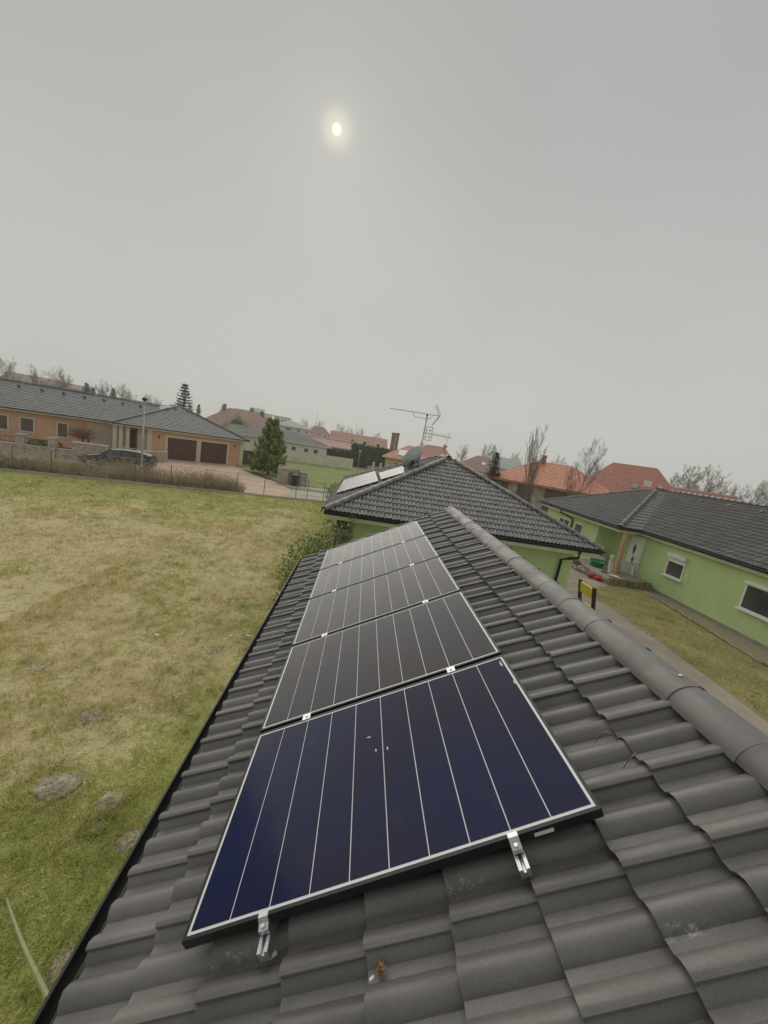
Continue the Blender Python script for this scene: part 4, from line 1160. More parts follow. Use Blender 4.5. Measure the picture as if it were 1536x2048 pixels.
for e_, k_ in ((-.25, -.05), (.22, -.05), (.75, -.05)):
    mb = MB(); fbox(mb, HF, e_ - .15, e_ + .15, k_, k_ + .3, 0, EZ - .132); fbox(mb, HF, e_ - .2, e_ + .2, k_ - .05, k_ + .35, 0, .25); mb.build('column', M['cream'], g4)
mb = MB(); fbox(mb, HF, .9, 1.5, 1.68, 1.748, .05, 2.4); mb.build('entrance_door', M['brown_door'], g4)
for e0, e1 in ((4.05, 6.7), (7.1, 9.72)):
    mb = MB()
    fbox(mb, HF, e0 - .18, e0, -.07, -.003, 0, 2.4); fbox(mb, HF, e1, e1 + .18, -.07, -.003, 0, 2.4); fbox(mb, HF, e0 + .001, e1 - .001, -.07, -.003, 2.22, 2.4)
    gd = mb.build('garage_door', M['cream'], g4)
    for i in range(5):
        mb = MB(); fbox(mb, HF, e0 + .002, e1 - .002, -.035, -.005, .03 + i * .438, .03 + i * .438 + .428); mb.build('door_panel', M['brown_door'], gd)
for e_ in (3.3, 10.5):
    mb = MB(); fbox(mb, HF, e_ - .06, e_ + .06, -.12, -.003, 2.02, 2.3); mb.build('wall_lamp', M['black_metal'], g4)
for e0, e1, z0, z1 in ((-9.1, -7.45, .98, 2.32), (-6.85, -5.85, 1.0, 2.3), (-4.45, -3.6, .85, 2.25), (-13.0, -11.4, .98, 2.32)):
    win(g4, HF, e0, e1, z0, z1, 1.75, .11, M['blind'], M['cream'])
mb = MB(); fbox(mb, HF, -2.26, -2.14, 1.66, 1.748, 0, 1.6); mb.build('downpipe', M['black_metal'], g4)

# stone boundary wall with railings
def stone_mat(name, c1, c2, sc=4.5):
    t = NT(name); v = t.n('ShaderNodeTexVoronoi'); v.inputs['Scale'].default_value = sc; t.l(t.scalev(t.P, (1, 1, 1.8)), v.inputs['Vector'])
    ve = t.n('ShaderNodeTexVoronoi', feature='DISTANCE_TO_EDGE'); ve.inputs['Scale'].default_value = sc; t.l(t.scalev(t.P, (1, 1, 1.8)), ve.inputs['Vector'])
    bw = t.n('ShaderNodeRGBToBW'); t.l(v.outputs['Color'], bw.inputs[0])
    c = t.mix(bw.outputs[0], c1, c2); c = t.mix(t.rng(ve.outputs['Distance'], .02, .07, .6, 0), c, (.16, .14, .12))
    t.color(c); t.set(.9, .2); t.bump(t.rng(ve.outputs['Distance'], 0, .12), .8, .03); return t.mat
M['stone'] = stone_mat('pinkish_stone', (.42, .31, .265), (.66, .56, .48))
M['iron'] = mat('black_wrought_iron', (.02, .02, .02), .5)
bw_ = thing('boundary_wall', 'pinkish stone boundary wall with pillars and iron railings before the orange house', 'wall', rd(-21, 8.1))
RF = lambda a, b, z: rd(a, b, z)
mb = MB(); fbox(mb, RF, -40, -18.5, 8.0, 8.25, 0, .62); mb.build('low_wall', M['stone'], bw_)
mb = MB(); fbox(mb, RF, -40, -18.5, 7.96, 8.29, .623, .68); mb.build('coping', M['kerb'], bw_)
for a in (-28.2, -25.0, -21.6, -19.75):
    mb = MB(); fbox(mb, RF, a - .22, a + .22, 7.9, 8.35, 0, 1.36); pi_ = mb.build('pillar', M['stone'], bw_)
    mb = MB(); fbox(mb, RF, a - .27, a + .27, 7.86, 8.39, 1.363, 1.44); mb.build('pillar_cap', M['kerb'], pi_)
for a0, a1 in ((-28, -25.25), (-24.75, -21.85), (-21.35, -20)):
    n = int((a1 - a0) / .14)
    for i in range(n):
        mb = MB(); p = rd(a0 + i * .14, 8.12); mb.tube([p + Vector((0, 0, .68)), p + Vector((0, 0, 1.25))], .011, 4); mb.build('railing_bar', M['iron'], bw_)
    for z in (.78, 1.14):
        mb = MB(); mb.tube([rd(a0, 8.12, z), rd(a1, 8.12, z)], .016, 4); mb.build('railing_rail', M['iron'], bw_)
mb = MB(); fbox(mb, RF, -18.49, -16.3, 7.85, 8.3, 0, 1.28); mb.build('end_block', M['stone'], bw_)
mb = MB(); fbox(mb, RF, -18.54, -16.25, 7.8, 8.35, 1.283, 1.35); mb.build('coping', M['kerb'], bw_)
cw_ = thing('curved_wall', 'low curved stone wall beside the driveway, left of the garage doors', 'wall', rd(-14.5, 10))
cpts = [rd(-15.9, 8.6), rd(-15.2, 10.2), rd(-14.2, 11.8), rd(-13.2, 13.2)]
for a, b in zip(cpts, cpts[1:]):
    d = (b - a).normalized(); x = Vector((d.y, -d.x, 0)) * .16
    mb = MB(); mb.prism([a - x, a + x, b + x, b - x], (0, 0, .92)); mb.build('wall_block', M['stone'], cw_)
    mb = MB(); y_ = x * 1.3; q_ = Vector((0, 0, .923)); mb.prism([a - y_ + q_, a + y_ + q_, b + y_ + q_, b - y_ + q_], (0, 0, .07)); mb.build('coping', M['kerb'], cw_)
# gate wall by the conifer
gw = thing('gate_wall', 'pinkish stone gate pillars with an iron gate beside the conifer', 'gate', rd(-2, 7.4))
for a0, a1, h in ((-3.25, -2.35, 1.42), (-1.25, -.65, 1.25)):
    mb = MB(); fbox(mb, RF, a0, a1, 7.2, 7.7, 0, h); pi_ = mb.build('pillar', M['stone'], gw)
    mb = MB(); fbox(mb, RF, a0 - .05, a1 + .05, 7.15, 7.75, h + .003, h + .08); mb.build('pillar_cap', M['kerb'], pi_)
for i in range(9):
    mb = MB(); p = rd(-2.28 + i * .122, 7.42); mb.tube([p + Vector((0, 0, .08)), p + Vector((0, 0, 1.12))], .012, 4); mb.build('gate_bar', M['iron'], gw)
for z in (.15, 1.05):
    mb = MB(); mb.tube([rd(-2.34, 7.42, z), rd(-1.26, 7.42, z)], .018, 4); mb.build('gate_rail', M['iron'], gw)
mb = MB(); mb.prism([rd(-2.3, 8.3), rd(-.7, 8.3), rd(-.7, 8.5), rd(-2.3, 8.5)], (0, 0, 1.3)); mb.build('back_wall', M['stone'], gw)
mb = MB(); mb.prism([rd(-3.2, 8.28, 1.55), rd(-.6, 8.28, 1.3), rd(-.6, 8.55, 1.3), rd(-3.2, 8.55, 1.55)], (0, 0, .08)); mb.build('coping', M['kerb'], gw)
t = thing('wheelie_bin', 'dark wheelie bin standing in front of the iron gate', 'bin', rd(-1.75, 7.0))
mb = MB(); mb.loft([[rd(-1.98, 6.75, .05), rd(-1.55, 6.75, .05), rd(-1.55, 7.15, .05), rd(-1.98, 7.15, .05)], [rd(-2.04, 6.68, .95), rd(-1.48, 6.68, .95), rd(-1.48, 7.2, .95), rd(-2.04, 7.2, .95)]]); mb.build('bin_body', M['frame_black'], t)
mb = MB(); mb.loft([[rd(-2.06, 6.66, .953), rd(-1.46, 6.66, .953), rd(-1.46, 7.22, .953), rd(-2.06, 7.22, .953)], [rd(-1.98, 6.72, 1.03), rd(-1.54, 6.72, 1.03), rd(-1.54, 7.16, 1.06), rd(-1.98, 7.16, 1.06)]]); mb.build('bin_lid', M['frame_black'], t)
for a in (-2.0, -1.55):
    mb = MB(); mb.tube([rd(a - .03, 7.18, .1), rd(a + .03, 7.18, .1)], .1, 10); mb.build('wheel', M['black_metal'], t)

# dark side gate between garage and conifer
sg_ = thing('side_gate', 'dark brown wooden gate between the orange garage and the conifer', 'gate', HF(12.5, 1.5, 0))
for i in range(9):
    mb = MB(); fbox(mb, HF, 11.75 + i * .17, 11.75 + i * .17 + .155, 1.5, 1.54, .05, 1.72); mb.build('plank', M['brown_door'], sg_)
for z in (.4, 1.4):
    mb = MB(); fbox(mb, HF, 11.72, 13.3, 1.545, 1.60, z, z + .1); mb.build('rail', M['brown_door'], sg_)
mb = MB(); fbox(mb, HF, 13.32, 13.72, 1.35, 1.75, 0, 1.85); mb.build('pillar', M['stone'], sg_)
# street lamp
t = thing('street_lamp', 'slim grey street lamp standing before the orange house', 'street lamp', (-14.62, 24.72, 0))
mb = MB(); mb.tube([(-14.62, 24.72, 0), (-14.62, 24.72, 2.2), (-14.62, 24.72, 5.2)], [.075, .06, .042], 10); mb.build('pole', M['galv'], t, True)
mb = MB(); mb.blob((-14.60, 24.72, 5.30), (.17, .17, .11), 1, .04, 10, 6); mb.tube([(-14.62, 24.72, 5.15), (-14.62, 24.72, 5.26)], .06, 8); mb.build('lamp_head', M['black_metal'], t, True)

# parked car
M['car_paint'] = mat('dark_grey_metallic', (.022, .024, .028), .22, .08, 3, metal=.3, spec=.6)
M['tyre'] = mat('tyre_rubber', (.02, .02, .02), .85)
car = thing('parked_car', 'dark grey estate car with silver roof rails parked behind the shrubs', 'car', rd(-14.75, 5.7))
def CF(x, y, z): return rd(-14.75 + x, 5.7 + y, z)         # x to the rear, y across
sec = [(-2.30, .40, .62, .62, .66, .5), (-2.22, .24, .72, .78, .82, .62), (-1.6, .20, .82, .92, .90, .74), (-1.05, .20, .90, 1.0, .92, .80), (-.35, .20, .92, 1.42, .93, .62), (.5, .20, .94, 1.50, .93, .62), (1.4, .20, .96, 1.46, .92, .60), (2.05, .24, .98, 1.30, .88, .60), (2.28, .42, .92, .98, .78, .62)]
mb = MB(); rings = []
for x, zb, zs, zt_, w1, w2 in sec:
    rings.append([CF(x, y, z) for y, z in ((-w1 * .9, zb), (-w1, zb + .12), (-w1, zs - .12), (-w1 * .97, zs), (-w2, zt_ - .04), (-w2 * .6, zt_), (w2 * .6, zt_), (w2, zt_ - .04), (w1 * .97, zs), (w1, zs - .12), (w1, zb + .12), (w1 * .9, zb))])
mb.loft(rings); mb.build('body', M['car_paint'], car, True)
for sg in (-1, 1):
    for x0_, x1_ in ((-.42, .28), (.36, 1.12), (1.2, 1.85)):
        mb = MB(); g = lambda x, z: CF(x, sg * (.935 - (z - .95) * .56), z)
        sl_ = .30 if x0_ < 0 else 0; sr_ = .25 if x1_ > 1.5 else 0
        mb.poly([g(x0_ - sl_, .99), g(x1_ + sr_ * .3, 1.01), g(x1_ - sr_, 1.38), g(x0_ + .10, 1.39)]); mb.build('side_window', M['glass'], car)
    mb = MB(); mb.tube([CF(-.5, sg * .66, 1.42), CF(-.2, sg * .62, 1.52), CF(.6, sg * .60, 1.565), CF(1.5, sg * .6, 1.53), CF(1.8, sg * .62, 1.44)], .022, 6); mb.build('roof_rail', M['alu'], car, True)
    mb = MB(); mb.tube([CF(-.75, sg * .945, .965), CF(1.9, sg * .935, .995)], .012, 4); mb.build('window_trim', M['alu'], car)
    mb = MB(); mb.blob(CF(-.62, sg * 1.02, 1.02), (.10, .09, .07), 1, .05, 8, 6); mb.build('mirror', M['car_paint'], car, True)
    mb = MB(); mb.blob(CF(-2.12, sg * .66, .70), (.16, .12, .07), 1, .05, 8, 6); mb.build('headlight', M['white_plastic'], car, True)
    mb = MB(); mb.blob(CF(2.2, sg * .72, .95), (.07, .12, .10), 1, .05, 8, 6); mb.build('tail_light', M['red_pl'], car, True)
    for x in (-1.45, 1.4):
        mb = MB(); mb.tube([CF(x, sg * .72, .33), CF(x, sg * .95, .33)], .33, 16); wh = mb.build('wheel', M['tyre'], car, True)
        mb = MB(); mb.tube([CF(x, sg * .951, .33), CF(x, sg * .965, .33)], .21, 10); mb.build('rim', M['alu'], wh)
mb = MB(); mb.poly([CF(-1.02, -.74, 1.015), CF(-1.02, .74, 1.015), CF(-.42, .58, 1.40), CF(-.42, -.58, 1.40)]); mb.build('windscreen', M['glass'], car)
mb = MB(); mb.poly([CF(2.12, -.6, 1.28), CF(2.12, .6, 1.28), CF(2.31, .66, 1.0), CF(2.31, -.66, 1.0)]); mb.build('rear_window', M['glass'], car)
# ================================================================== vegetation
def leaf_mat(name, dark, light, rough=.7):
    t = NT(name); r_ = t.pos.outputs['Random Per Island']
    c = t.mix(t.rng(r_, .1, .95, 0, 1, False), dark, light)
    c = t.mix(t.rng(t.noise(1.6, 3), .35, .65, 0, .35), c, tuple(q * .6 for q in dark))
    t.color(c); t.set(rough, .3); return t.mat
M['bark'] = mat('grey_bark', (.13, .11, .095), .9, .3, 4)
M['bark_garden'] = mat('garden_tree_bark', (.20, .17, .145), .9, .3, 4)
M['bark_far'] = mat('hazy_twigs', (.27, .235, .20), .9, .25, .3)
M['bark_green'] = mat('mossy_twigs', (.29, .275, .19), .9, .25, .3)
M['thuja'] = leaf_mat('thuja_leaf', (.05, .075, .02), (.20, .26, .06))
M['spruce'] = leaf_mat('spruce_needles', (.028, .04, .03), (.085, .105, .065))
M['dark_hedge'] = leaf_mat('hedge_leaf', (.04, .06, .022), (.14, .18, .06))
M['laurel'] = leaf_mat('laurel_leaf', (.10, .14, .045), (.46, .53, .25), .38)
M['gold_leaf'] = leaf_mat('golden_shrub', (.10, .12, .02), (.40, .40, .08))

def bare_tree(name, seed, H, spread=.5, up_=.8, levels=4, trunk=.10, m=None, first=.22, twn=5, thick=1.0, wig=.10):
    """tapered trunk with limbs forking into fine twigs; returns (trunk mesh, crown mesh)"""
    rs = random.Random(seed); tr, cr = MB(), MB()
    def grow(p, d, L, r_, lv):
        n = 4 if lv < 2 else 2; wg = wig * (1 + .4 * lv); pts = [p]; rad = [r_]; q = p
        for i in range(n):
            d = (d + Vector((rs.gauss(0, wg), rs.gauss(0, wg), .05 * up_))).normalized()
            q = q + d * (L / n); pts.append(q); rad.append(r_ * (1 - .75 * (i + 1) / n))
        (tr if lv == 0 else cr).tube(pts, rad, 7 if lv == 0 else (5 if lv == 1 else 3), lv == 0)
        if lv >= levels: return
        k = (17 if lv == 0 else twn) + rs.randint(0, 2)
        for i in range(k):
            f = first + (1 - first) * (i + rs.random()) / k if lv == 0 else .2 + .8 * (i + rs.random()) / k
            f = min(f, .99); j = min(int(f * n), n - 1); b = pts[j].lerp(pts[j + 1], f * n - j)
            az = rs.uniform(0, 6.283); o_ = Vector((math.cos(az), math.sin(az), 0))
            dd = (o_ * spread + Vector((0, 0, up_)) * .8 + d * .5).normalized() if lv == 0 else (d * .8 + o_ * spread * 1.1 + Vector((0, 0, up_ * .35))).normalized()
            l2 = L * (.62 if lv == 0 else .52) * (1.05 - .55 * f) * rs.uniform(.75, 1.2)
            grow(b, dd, l2, max(rad[j] * (.42 if lv == 0 else .5), .0042 * thick), lv + 1)
    grow(Vector((0, 0, 0)), Vector((0, 0, 1)), H * .82, trunk, 0)
    a = tr.mesh('trunk', m or M['bark'], True); b = cr.mesh('crown', m or M['bark'])
    return a, b
def tree_thing(name, label, loc, meshes, group=None, rz=0, sc=1.0, cat='tree'):
    o = bpy.data.objects.new(name, None); col.objects.link(o); o.empty_display_size = .3
    o.location = loc; o.rotation_euler = (0, 0, rz); o.scale = (sc, sc, sc) if not hasattr(sc, '__len__') else sc
    tag(o, label, cat, group)
    for nm, me in zip(('trunk', 'crown'), meshes):
        c = bpy.data.objects.new(nm, me); col.objects.link(c); c.parent = o
    return o
bt1 = bare_tree('a', 11, 8.6, .34, 1.15, 4, .065, M['bark_garden'], .12, 7, .7, .05)
bt2 = bare_tree('b', 23, 8.2, .46, 1.0, 4, .065, M['bark_garden'], .14, 7, .7, .06)
tree_thing('bare_tree', 'tall narrow leafless tree behind the hip roof, left of the two', (13.25, 26.1, 0), bt1, 'leafless garden trees', 0, .86)
tree_thing('bare_tree', 'broader leafless tree before the orange roof, right of the two', (17.9, 28.1, 0), bt2, 'leafless garden trees', 0, .88)
# umbrella-shaped bare tree
rs = random.Random(5); tr, cr = MB(), MB(); tr.tube([(0, 0, 0), (.03, .02, .8), (0, 0, 1.5)], [.09, .08, .07], 7)
for i in range(230):
    az = rs.uniform(0, 6.283); el = rs.uniform(.05, 1.35); L = rs.uniform(.8, 1.55)
    d = Vector((math.cos(az) * math.cos(el), math.sin(az) * math.cos(el), math.sin(el) * .9)); p = Vector((0, 0, 1.45 + rs.random() * .12)); pts = [p]
    for k in range(4):
        d = (d + Vector((rs.gauss(0, .14), rs.gauss(0, .14), -.04))).normalized(); p = p + d * L / 4; pts.append(p)
    cr.tube(pts, [.018, .012, .008, .006, .003], 3, False)
    for k in range(5):
        b = pts[rs.randint(1, 4)]; q = b + Vector((rs.gauss(0, .22), rs.gauss(0, .22), rs.gauss(.05, .2))); cr.tube([b, q], [.005, .003], 3, False)
tree_thing('globe_tree', 'small leafless globe-shaped tree before the orange house wall', rd(-18.6, 10.0), (tr.mesh('trunk', M['bark'], True), cr.mesh('crown', mat('reddish_twigs', (.26, .15, .10), .9, .2, 2))))
# clumps of leaf cards
def cards(mb, n, fn, size, jit=.5, asp=.45):
    for _ in range(n):
        p, d = fn(); L = size * random.uniform(1 - jit, 1 + jit); s_ = d.cross(Vector((random.gauss(0, 1), random.gauss(0, 1), random.gauss(0, 1))))
        if s_.length < 1e-5: continue
        s_ = s_.normalized() * L * asp * .5
        mb.add([p, p + d * L * .45 + s_, p + d * L, p + d * L * .45 - s_], [(0, 1, 2, 3)])
# thuja-like conifer
random.seed(31); tr, cr = MB(), MB(); tr.tube([(0, 0, 0), (0, 0, 5.4)], [.13, .02], 7)
def env(z): return (2.15 * max(0, 1 - z / 6.1) ** 1.05 + .04) * (.66 + .34 * min(1, z / .9))
for i in range(240):
    z = .12 + 5.3 * (random.random() ** 1.25); az = random.uniform(0, 6.283); r_ = env(z) * random.uniform(.55, 1.0)
    c = Vector((math.cos(az) * r_, math.sin(az) * r_, z)); out = Vector((math.cos(az), math.sin(az), 0)); L = random.uniform(.45, .85) * (1.05 - z / 8)
    for pas, n, f0, f1 in ((0, 34, 0, .75), (1, 26, .5, 1.0)):
        cr.mi = pas
        def fn():
            f = random.uniform(f0, f1); w = .15 * (1 - f * .85)
            p = c + (out * .45 + Vector((0, 0, 1))) * (f * L) + Vector((random.gauss(0, w), random.gauss(0, w), random.gauss(0, .05)))
            return p, (out * .55 + Vector((random.gauss(0, .3), random.gauss(0, .3), 1))).normalized()
        cards(cr, n, fn, .26, .4, .26)
cr.mi = 0
def fn():
    z = random.uniform(.1, 5.0); az = random.uniform(0, 6.283); r_ = env(z) * .7 * random.random() ** .5; return Vector((math.cos(az) * r_, math.sin(az) * r_, z)), Vector((random.gauss(0, 1), random.gauss(0, 1), 1)).normalized()
cards(cr, 1600, fn, .32)
M['thuja_tip'] = leaf_mat('thuja_tip', (.26, .31, .06), (.66, .68, .20))
tree_thing('conifer', 'bushy yellow-green conifer between the orange garage and the stone gate', (-9.3, 37.5, 0), (tr.mesh('trunk', M['bark'], True), cr.mesh('crown', [M['thuja'], M['thuja_tip']])))
# tall sparse spruce
def spruce(H, W, seed, dens=26, m='spruce', nw=.05):
    rs = random.Random(seed); tr, cr = MB(), MB(); tr.tube([(0, 0, 0), (0, 0, H)], [.02 * H, .01], 7)
    z = H * .08
    while z < H * .98:
        f = 1 - z / H; n = 7
        for i in range(n):
            az = i * 6.283 / n + rs.uniform(-.4, .4); L = W * (f ** .8) * rs.uniform(.75, 1.1) + .1
            o_ = Vector((math.cos(az), math.sin(az), 0)); prev = Vector((0, 0, z)); pts = [prev]
            for k in range(1, 5):
                g = k / 4; pts.append(Vector((0, 0, z)) + o_ * L * g + Vector((0, 0, L * (-.30 * g + .38 * g * g)))) 
            cr.tube(pts, [.03, .02, .015, .01, .004], 3, False)
            for k in range(int(dens * (.4 + f))):
                g = rs.random(); j = min(int(g * 4), 3); p = pts[j].lerp(pts[j + 1], g * 4 - j)
                d = (o_ * .6 + Vector((rs.gauss(0, .5), rs.gauss(0, .5), rs.gauss(-.15, .35)))).normalized(); s_ = d.cross(Vector((0, 0, 1))).normalized() * nw; l_ = rs.uniform(.18, .42)
                cr.add([p - s_, p + d * l_, p + s_], [(0, 1, 2)])
        z += H * .045
    return tr.mesh('trunk', M['bark'], True), cr.mesh('crown', M[m])
sp1 = spruce(9.8, 2.7, 3, 60, 'spruce', .10); sp2 = spruce(6.2, 1.1, 9, 40)
tree_thing('spruce', 'tall sparse spruce rising behind the orange garage roof', (-29.1, 60, 0), sp1, 'dark conifers')
tree_thing('spruce', 'narrow dark conifer beside the orange tiled roof', (15.75, 41.4, 0), sp2, 'dark conifers', 0, (1.5, 1.5, 1.0))
# laurel bushes
def laurel(name, label, blobs, n, size, loc):
    t = thing(name, label, 'bush', loc); mb = MB()
    for (x, y, z, rx_, ry_, rz_) in blobs:
        mb.tube([(loc[0] + (x - loc[0]) * .5, loc[1] + (y - loc[1]) * .5, 0), (x, y, max(.3, z - .2)), (x + .05, y, z + rz_ * .7)], [.03, .02, .008], 5)
    mb.build('stems', M['bark'], t)
    mb = MB(); tot = sum(b[3] * b[4] + b[3] * b[5] for b in blobs)
    for (x, y, z, rx_, ry_, rz_) in blobs:
        def fn():
            d = Vector((random.gauss(0, 1), random.gauss(0, 1), random.gauss(0, 1))).normalized(); k = random.random() ** .35
            k *= 1 + .25 * noise.noise(d * 2.2 + Vector((x, y, z)))
            p = Vector((x + d.x * rx_ * k, y + d.y * ry_ * k, z + d.z * rz_ * k))
            return p, (d * .6 + Vector((random.gauss(0, .5), random.gauss(0, .5), .55 + random.gauss(0, .4)))).normalized()
        cards(mb, int(n * (rx_ * ry_ + rx_ * rz_) / tot), fn, size, .4, .42)
    stuff(mb.build('foliage', M['laurel'], t))
random.seed(12)
laurel('laurel_bush', 'leafy laurel bush between the near roof and the hip roof', [(-.75, 8.3, 1.15, .62, .8, 1.05), (-.25, 9.1, 1.45, .5, .6, .95), (-.85, 7.2, .70, .36, .6, .70), (-.8, 6.4, .40, .24, .5, .40), (.15, 9.5, 1.75, .28, .4, .62), (-.35, 7.9, 1.5, .4, .5, .72), (.3, 10.0, 1.9, .12, .15, .75)], 4200, .105, (-.6, 8.2, 0))
laurel('laurel_bush', 'rounded green shrub on the lawn edge left of the hip roof', [(-1.1, 24.2, .9, .8, .9, .9), (-.6, 23.2, .8, .6, .7, .8)], 2200, .14, (-1.0, 23.8, 0))
for i, a in enumerate((-21.0, -20.4, -19.9)):
    p = rd(a, 8.75); t = thing('golden_shrub', ('left', 'middle', 'right')[i] + ' yellow-green shrub behind the iron railing of the stone wall', 'bush', p, 'golden shrubs')
    mb = MB()
    def fn():
        d = Vector((random.gauss(0, 1), random.gauss(0, 1), random.gauss(0, 1))).normalized(); return p + Vector((d.x * .42, d.y * .4, .62 + d.z * .38)), (d + Vector((0, 0, .5))).normalized()
    cards(mb, 420, fn, .15); stuff(mb.build('foliage', M['gold_leaf'], t))
    mb = MB(); mb.tube([p, p + Vector((0, 0, .6))], .02, 5); mb.build('stems', M['bark'], t)
def hedge(name, label, a, b, w, h, n, m):
    a, b = Vector(a), Vector(b); d = (b - a); L = d.length; d.normalize(); x = Vector((d.y, -d.x, 0)); mb = MB()
    def fn():
        f = random.random(); side = random.random(); q = a + d * (f * L) + x * random.uniform(-w, w); z = random.uniform(.05, h)
        if side < .45: q = a + d * (f * L) + x * (w * random.uniform(.7, 1.1))
        elif side < .8: z = h * random.uniform(.86, 1.05 + .06 * noise.noise(Vector((f * L * .6, 0, 0))))
        return q + Vector((0, 0, z)), Vector((random.gauss(0, 1), random.gauss(0, 1), random.gauss(.4, 1))).normalized()
    cards(mb, n, fn, .55, .5, .7)
    core = MB(); core.prism([a + x * w * .8, b + x * w * .8, b - x * w * .8, a - x * w * .8], (0, 0, h * .92))
    t = thing(name, label, 'hedge', a.lerp(b, .5)); core.build('stems', mat('hedge_core_' + name, (.02, .028, .012), 1), t); stuff(mb.build('foliage', M[m], t))
hedge('clipped_hedge', 'tall dark green hedge beneath the dormer house', (-2.6, 84, 0), (7.2, 83.6, 0), 1.2, 3.75, 5200, 'dark_hedge')
hedge('garden_hedge', 'low dark hedge behind the pale concrete fence', (-8.0, 70, 0), (0.8, 72.5, 0), .8, 2.2, 3200, 'dark_hedge')

# ================================================================== houses behind
def mroof(name, c):
    return tile_mat(name, c)
M['roof_brown'] = mroof('brown_red_tile', (.30, .165, .12)); M['roof_red'] = mroof('red_tile', (.42, .155, .105))
M['roof_orange'] = mroof('orange_tile', (.57, .20, .105)); M['roof_dark'] = mroof('anthracite_tile', (.055, .055, .055)); M['roof_dkred'] = mroof('dark_red_tile', (.29, .125, .10))
M['roof_grey'] = mroof('light_grey_sheet', (.32, .33, .32)); M['roof_salmon'] = mroof('salmon_sheet', (.46, .26, .185)); M['brickwork'] = mat('chimney_brick', (.34, .19, .145), .9, .2, 3)
def house(name, label, A, B, depth, ez_, rz_, kind, wm, rm, over=.5, wins=(), ridge_in=None, z0=0, cat='house', soff=None):
    F, L = frame_fn(A, B)
    t = thing(name, label, cat, F(L / 2, depth / 2, 0))
    mb = MB(); o_ = over
    if kind == 'front':     # gable towards the viewer
        mb.prism([F(0, 0, z0), F(L, 0, z0), F(L, 0, ez_), F(L / 2, 0, rz_ - .1), F(0, 0, ez_)], F(0, depth, 0) - F(0, 0, 0))
    elif kind == 'gable':
        mb.prism([F(0, 0, z0), F(0, depth, z0), F(0, depth, ez_), F(0, depth / 2, rz_ - .1), F(0, 0, ez_)], F(L, 0, 0) - F(0, 0, 0))
    else:
        fbox(mb, F, 0, L, 0, depth, z0, ez_ - .02)
    mb.build('wall', wm, t)
    mb = MB()
    if kind == 'hip':
        i_ = ridge_in if ridge_in is not None else depth / 2; c = depth / 2
        a, b, c_, d = F(-o_, -o_, ez_), F(L + o_, -o_, ez_), F(L + o_, depth + o_, ez_), F(-o_, depth + o_, ez_); r0, r1_ = F(i_, c, rz_), F(L - i_, c, rz_)
        for p in ([a, b, r1_, r0], [b, c_, r1_], [c_, d, r0, r1_], [d, a, r0]): course_plane(mb, p, .42, .035)
        mb.prism([a, b, c_, d], (0, 0, -.14))
    elif kind == 'gable':
        c = depth / 2; sl_ = (rz_ - ez_) / c; zo = ez_ - o_ * sl_
        for s_ in (0, 1):
            k0 = -o_ if s_ == 0 else depth + o_
            p = [F(-o_, k0, zo), F(L + o_, k0, zo), F(L + o_, c, rz_), F(-o_, c, rz_)]
            course_plane(mb, p, .42, .035); mb.prism([q - Vector((0, 0, .01)) for q in p], (0, 0, -.14))
    else:
        c = L / 2; sl_ = (rz_ - ez_) / c; zo = ez_ - o_ * sl_
        for s_ in (0, 1):
            e0 = -o_ if s_ == 0 else L + o_
            p = [F(e0, -o_, zo), F(e0, depth + o_, zo), F(c, depth + o_, rz_), F(c, -o_, rz_)]
            course_plane(mb, p, .42, .035); mb.prism([q - Vector((0, 0, .01)) for q in p], (0, 0, -.14))
    rf_ = mb.build('roof', rm, t)
    if kind == 'front':
        mb = MB(); w_ = .28
        for s_ in (0, 1):
            e0 = -o_ if s_ == 0 else L + o_
            p = [F(e0, -o_ - .03, zo - .05), F(c, -o_ - .03, rz_ - .05), F(c, -o_ - .03, rz_ - .05 - w_ * 1.2), F(e0 + (w_ * 1.3 if s_ == 0 else -w_ * 1.3), -o_ - .03, zo - .05)]
            mb.prism(p, F(0, .06, 0) - F(0, 0, 0))
        mb.build('barge_board', M['cream'], t)
    else:
        mb = MB(); zf = ez_ if kind == 'hip' else ez_ - o_ * sl_
        fbox(mb, F, -o_, L + o_, -o_ - .06, -o_ - .005, zf - .22, zf - .03); mb.build('fascia', soff or M['white_trim'], t)
    for w in wins:
        win(t, F, *w[:4], 0, w[5] if len(w) > 5 else .09, None, None, bool(w[4]) if len(w) > 4 else False)
    return t, F, L, rf_
def chimney(rf_, F, e, k, z0, z1, w=.5, m=None):
    mb = MB(); fbox(mb, F, e - w / 2, e + w / 2, k - w / 2, k + w / 2, z0, z1); ch = mb.build('chimney', m or M['brickwork'], rf_)
    mb = MB(); fbox(mb, F, e - w / 2 - .06, e + w / 2 + .06, k - w / 2 - .06, k + w / 2 + .06, z1 + .002, z1 + .1)
    for v in mb.v: pass
    ch2 = mb.build('chimney_cap', M['kerb'], rf_)
def slope_slab(par, F, nm, e0, e1, k0, k1, z0, z1, m, th=.06):
    mb = MB(); mb.prism([F(e0, k0, z0), F(e1, k0, z0), F(e1, k1, z1), F(e0, k1, z1)], (0, 0, th)); return mb.build(nm, m, par)

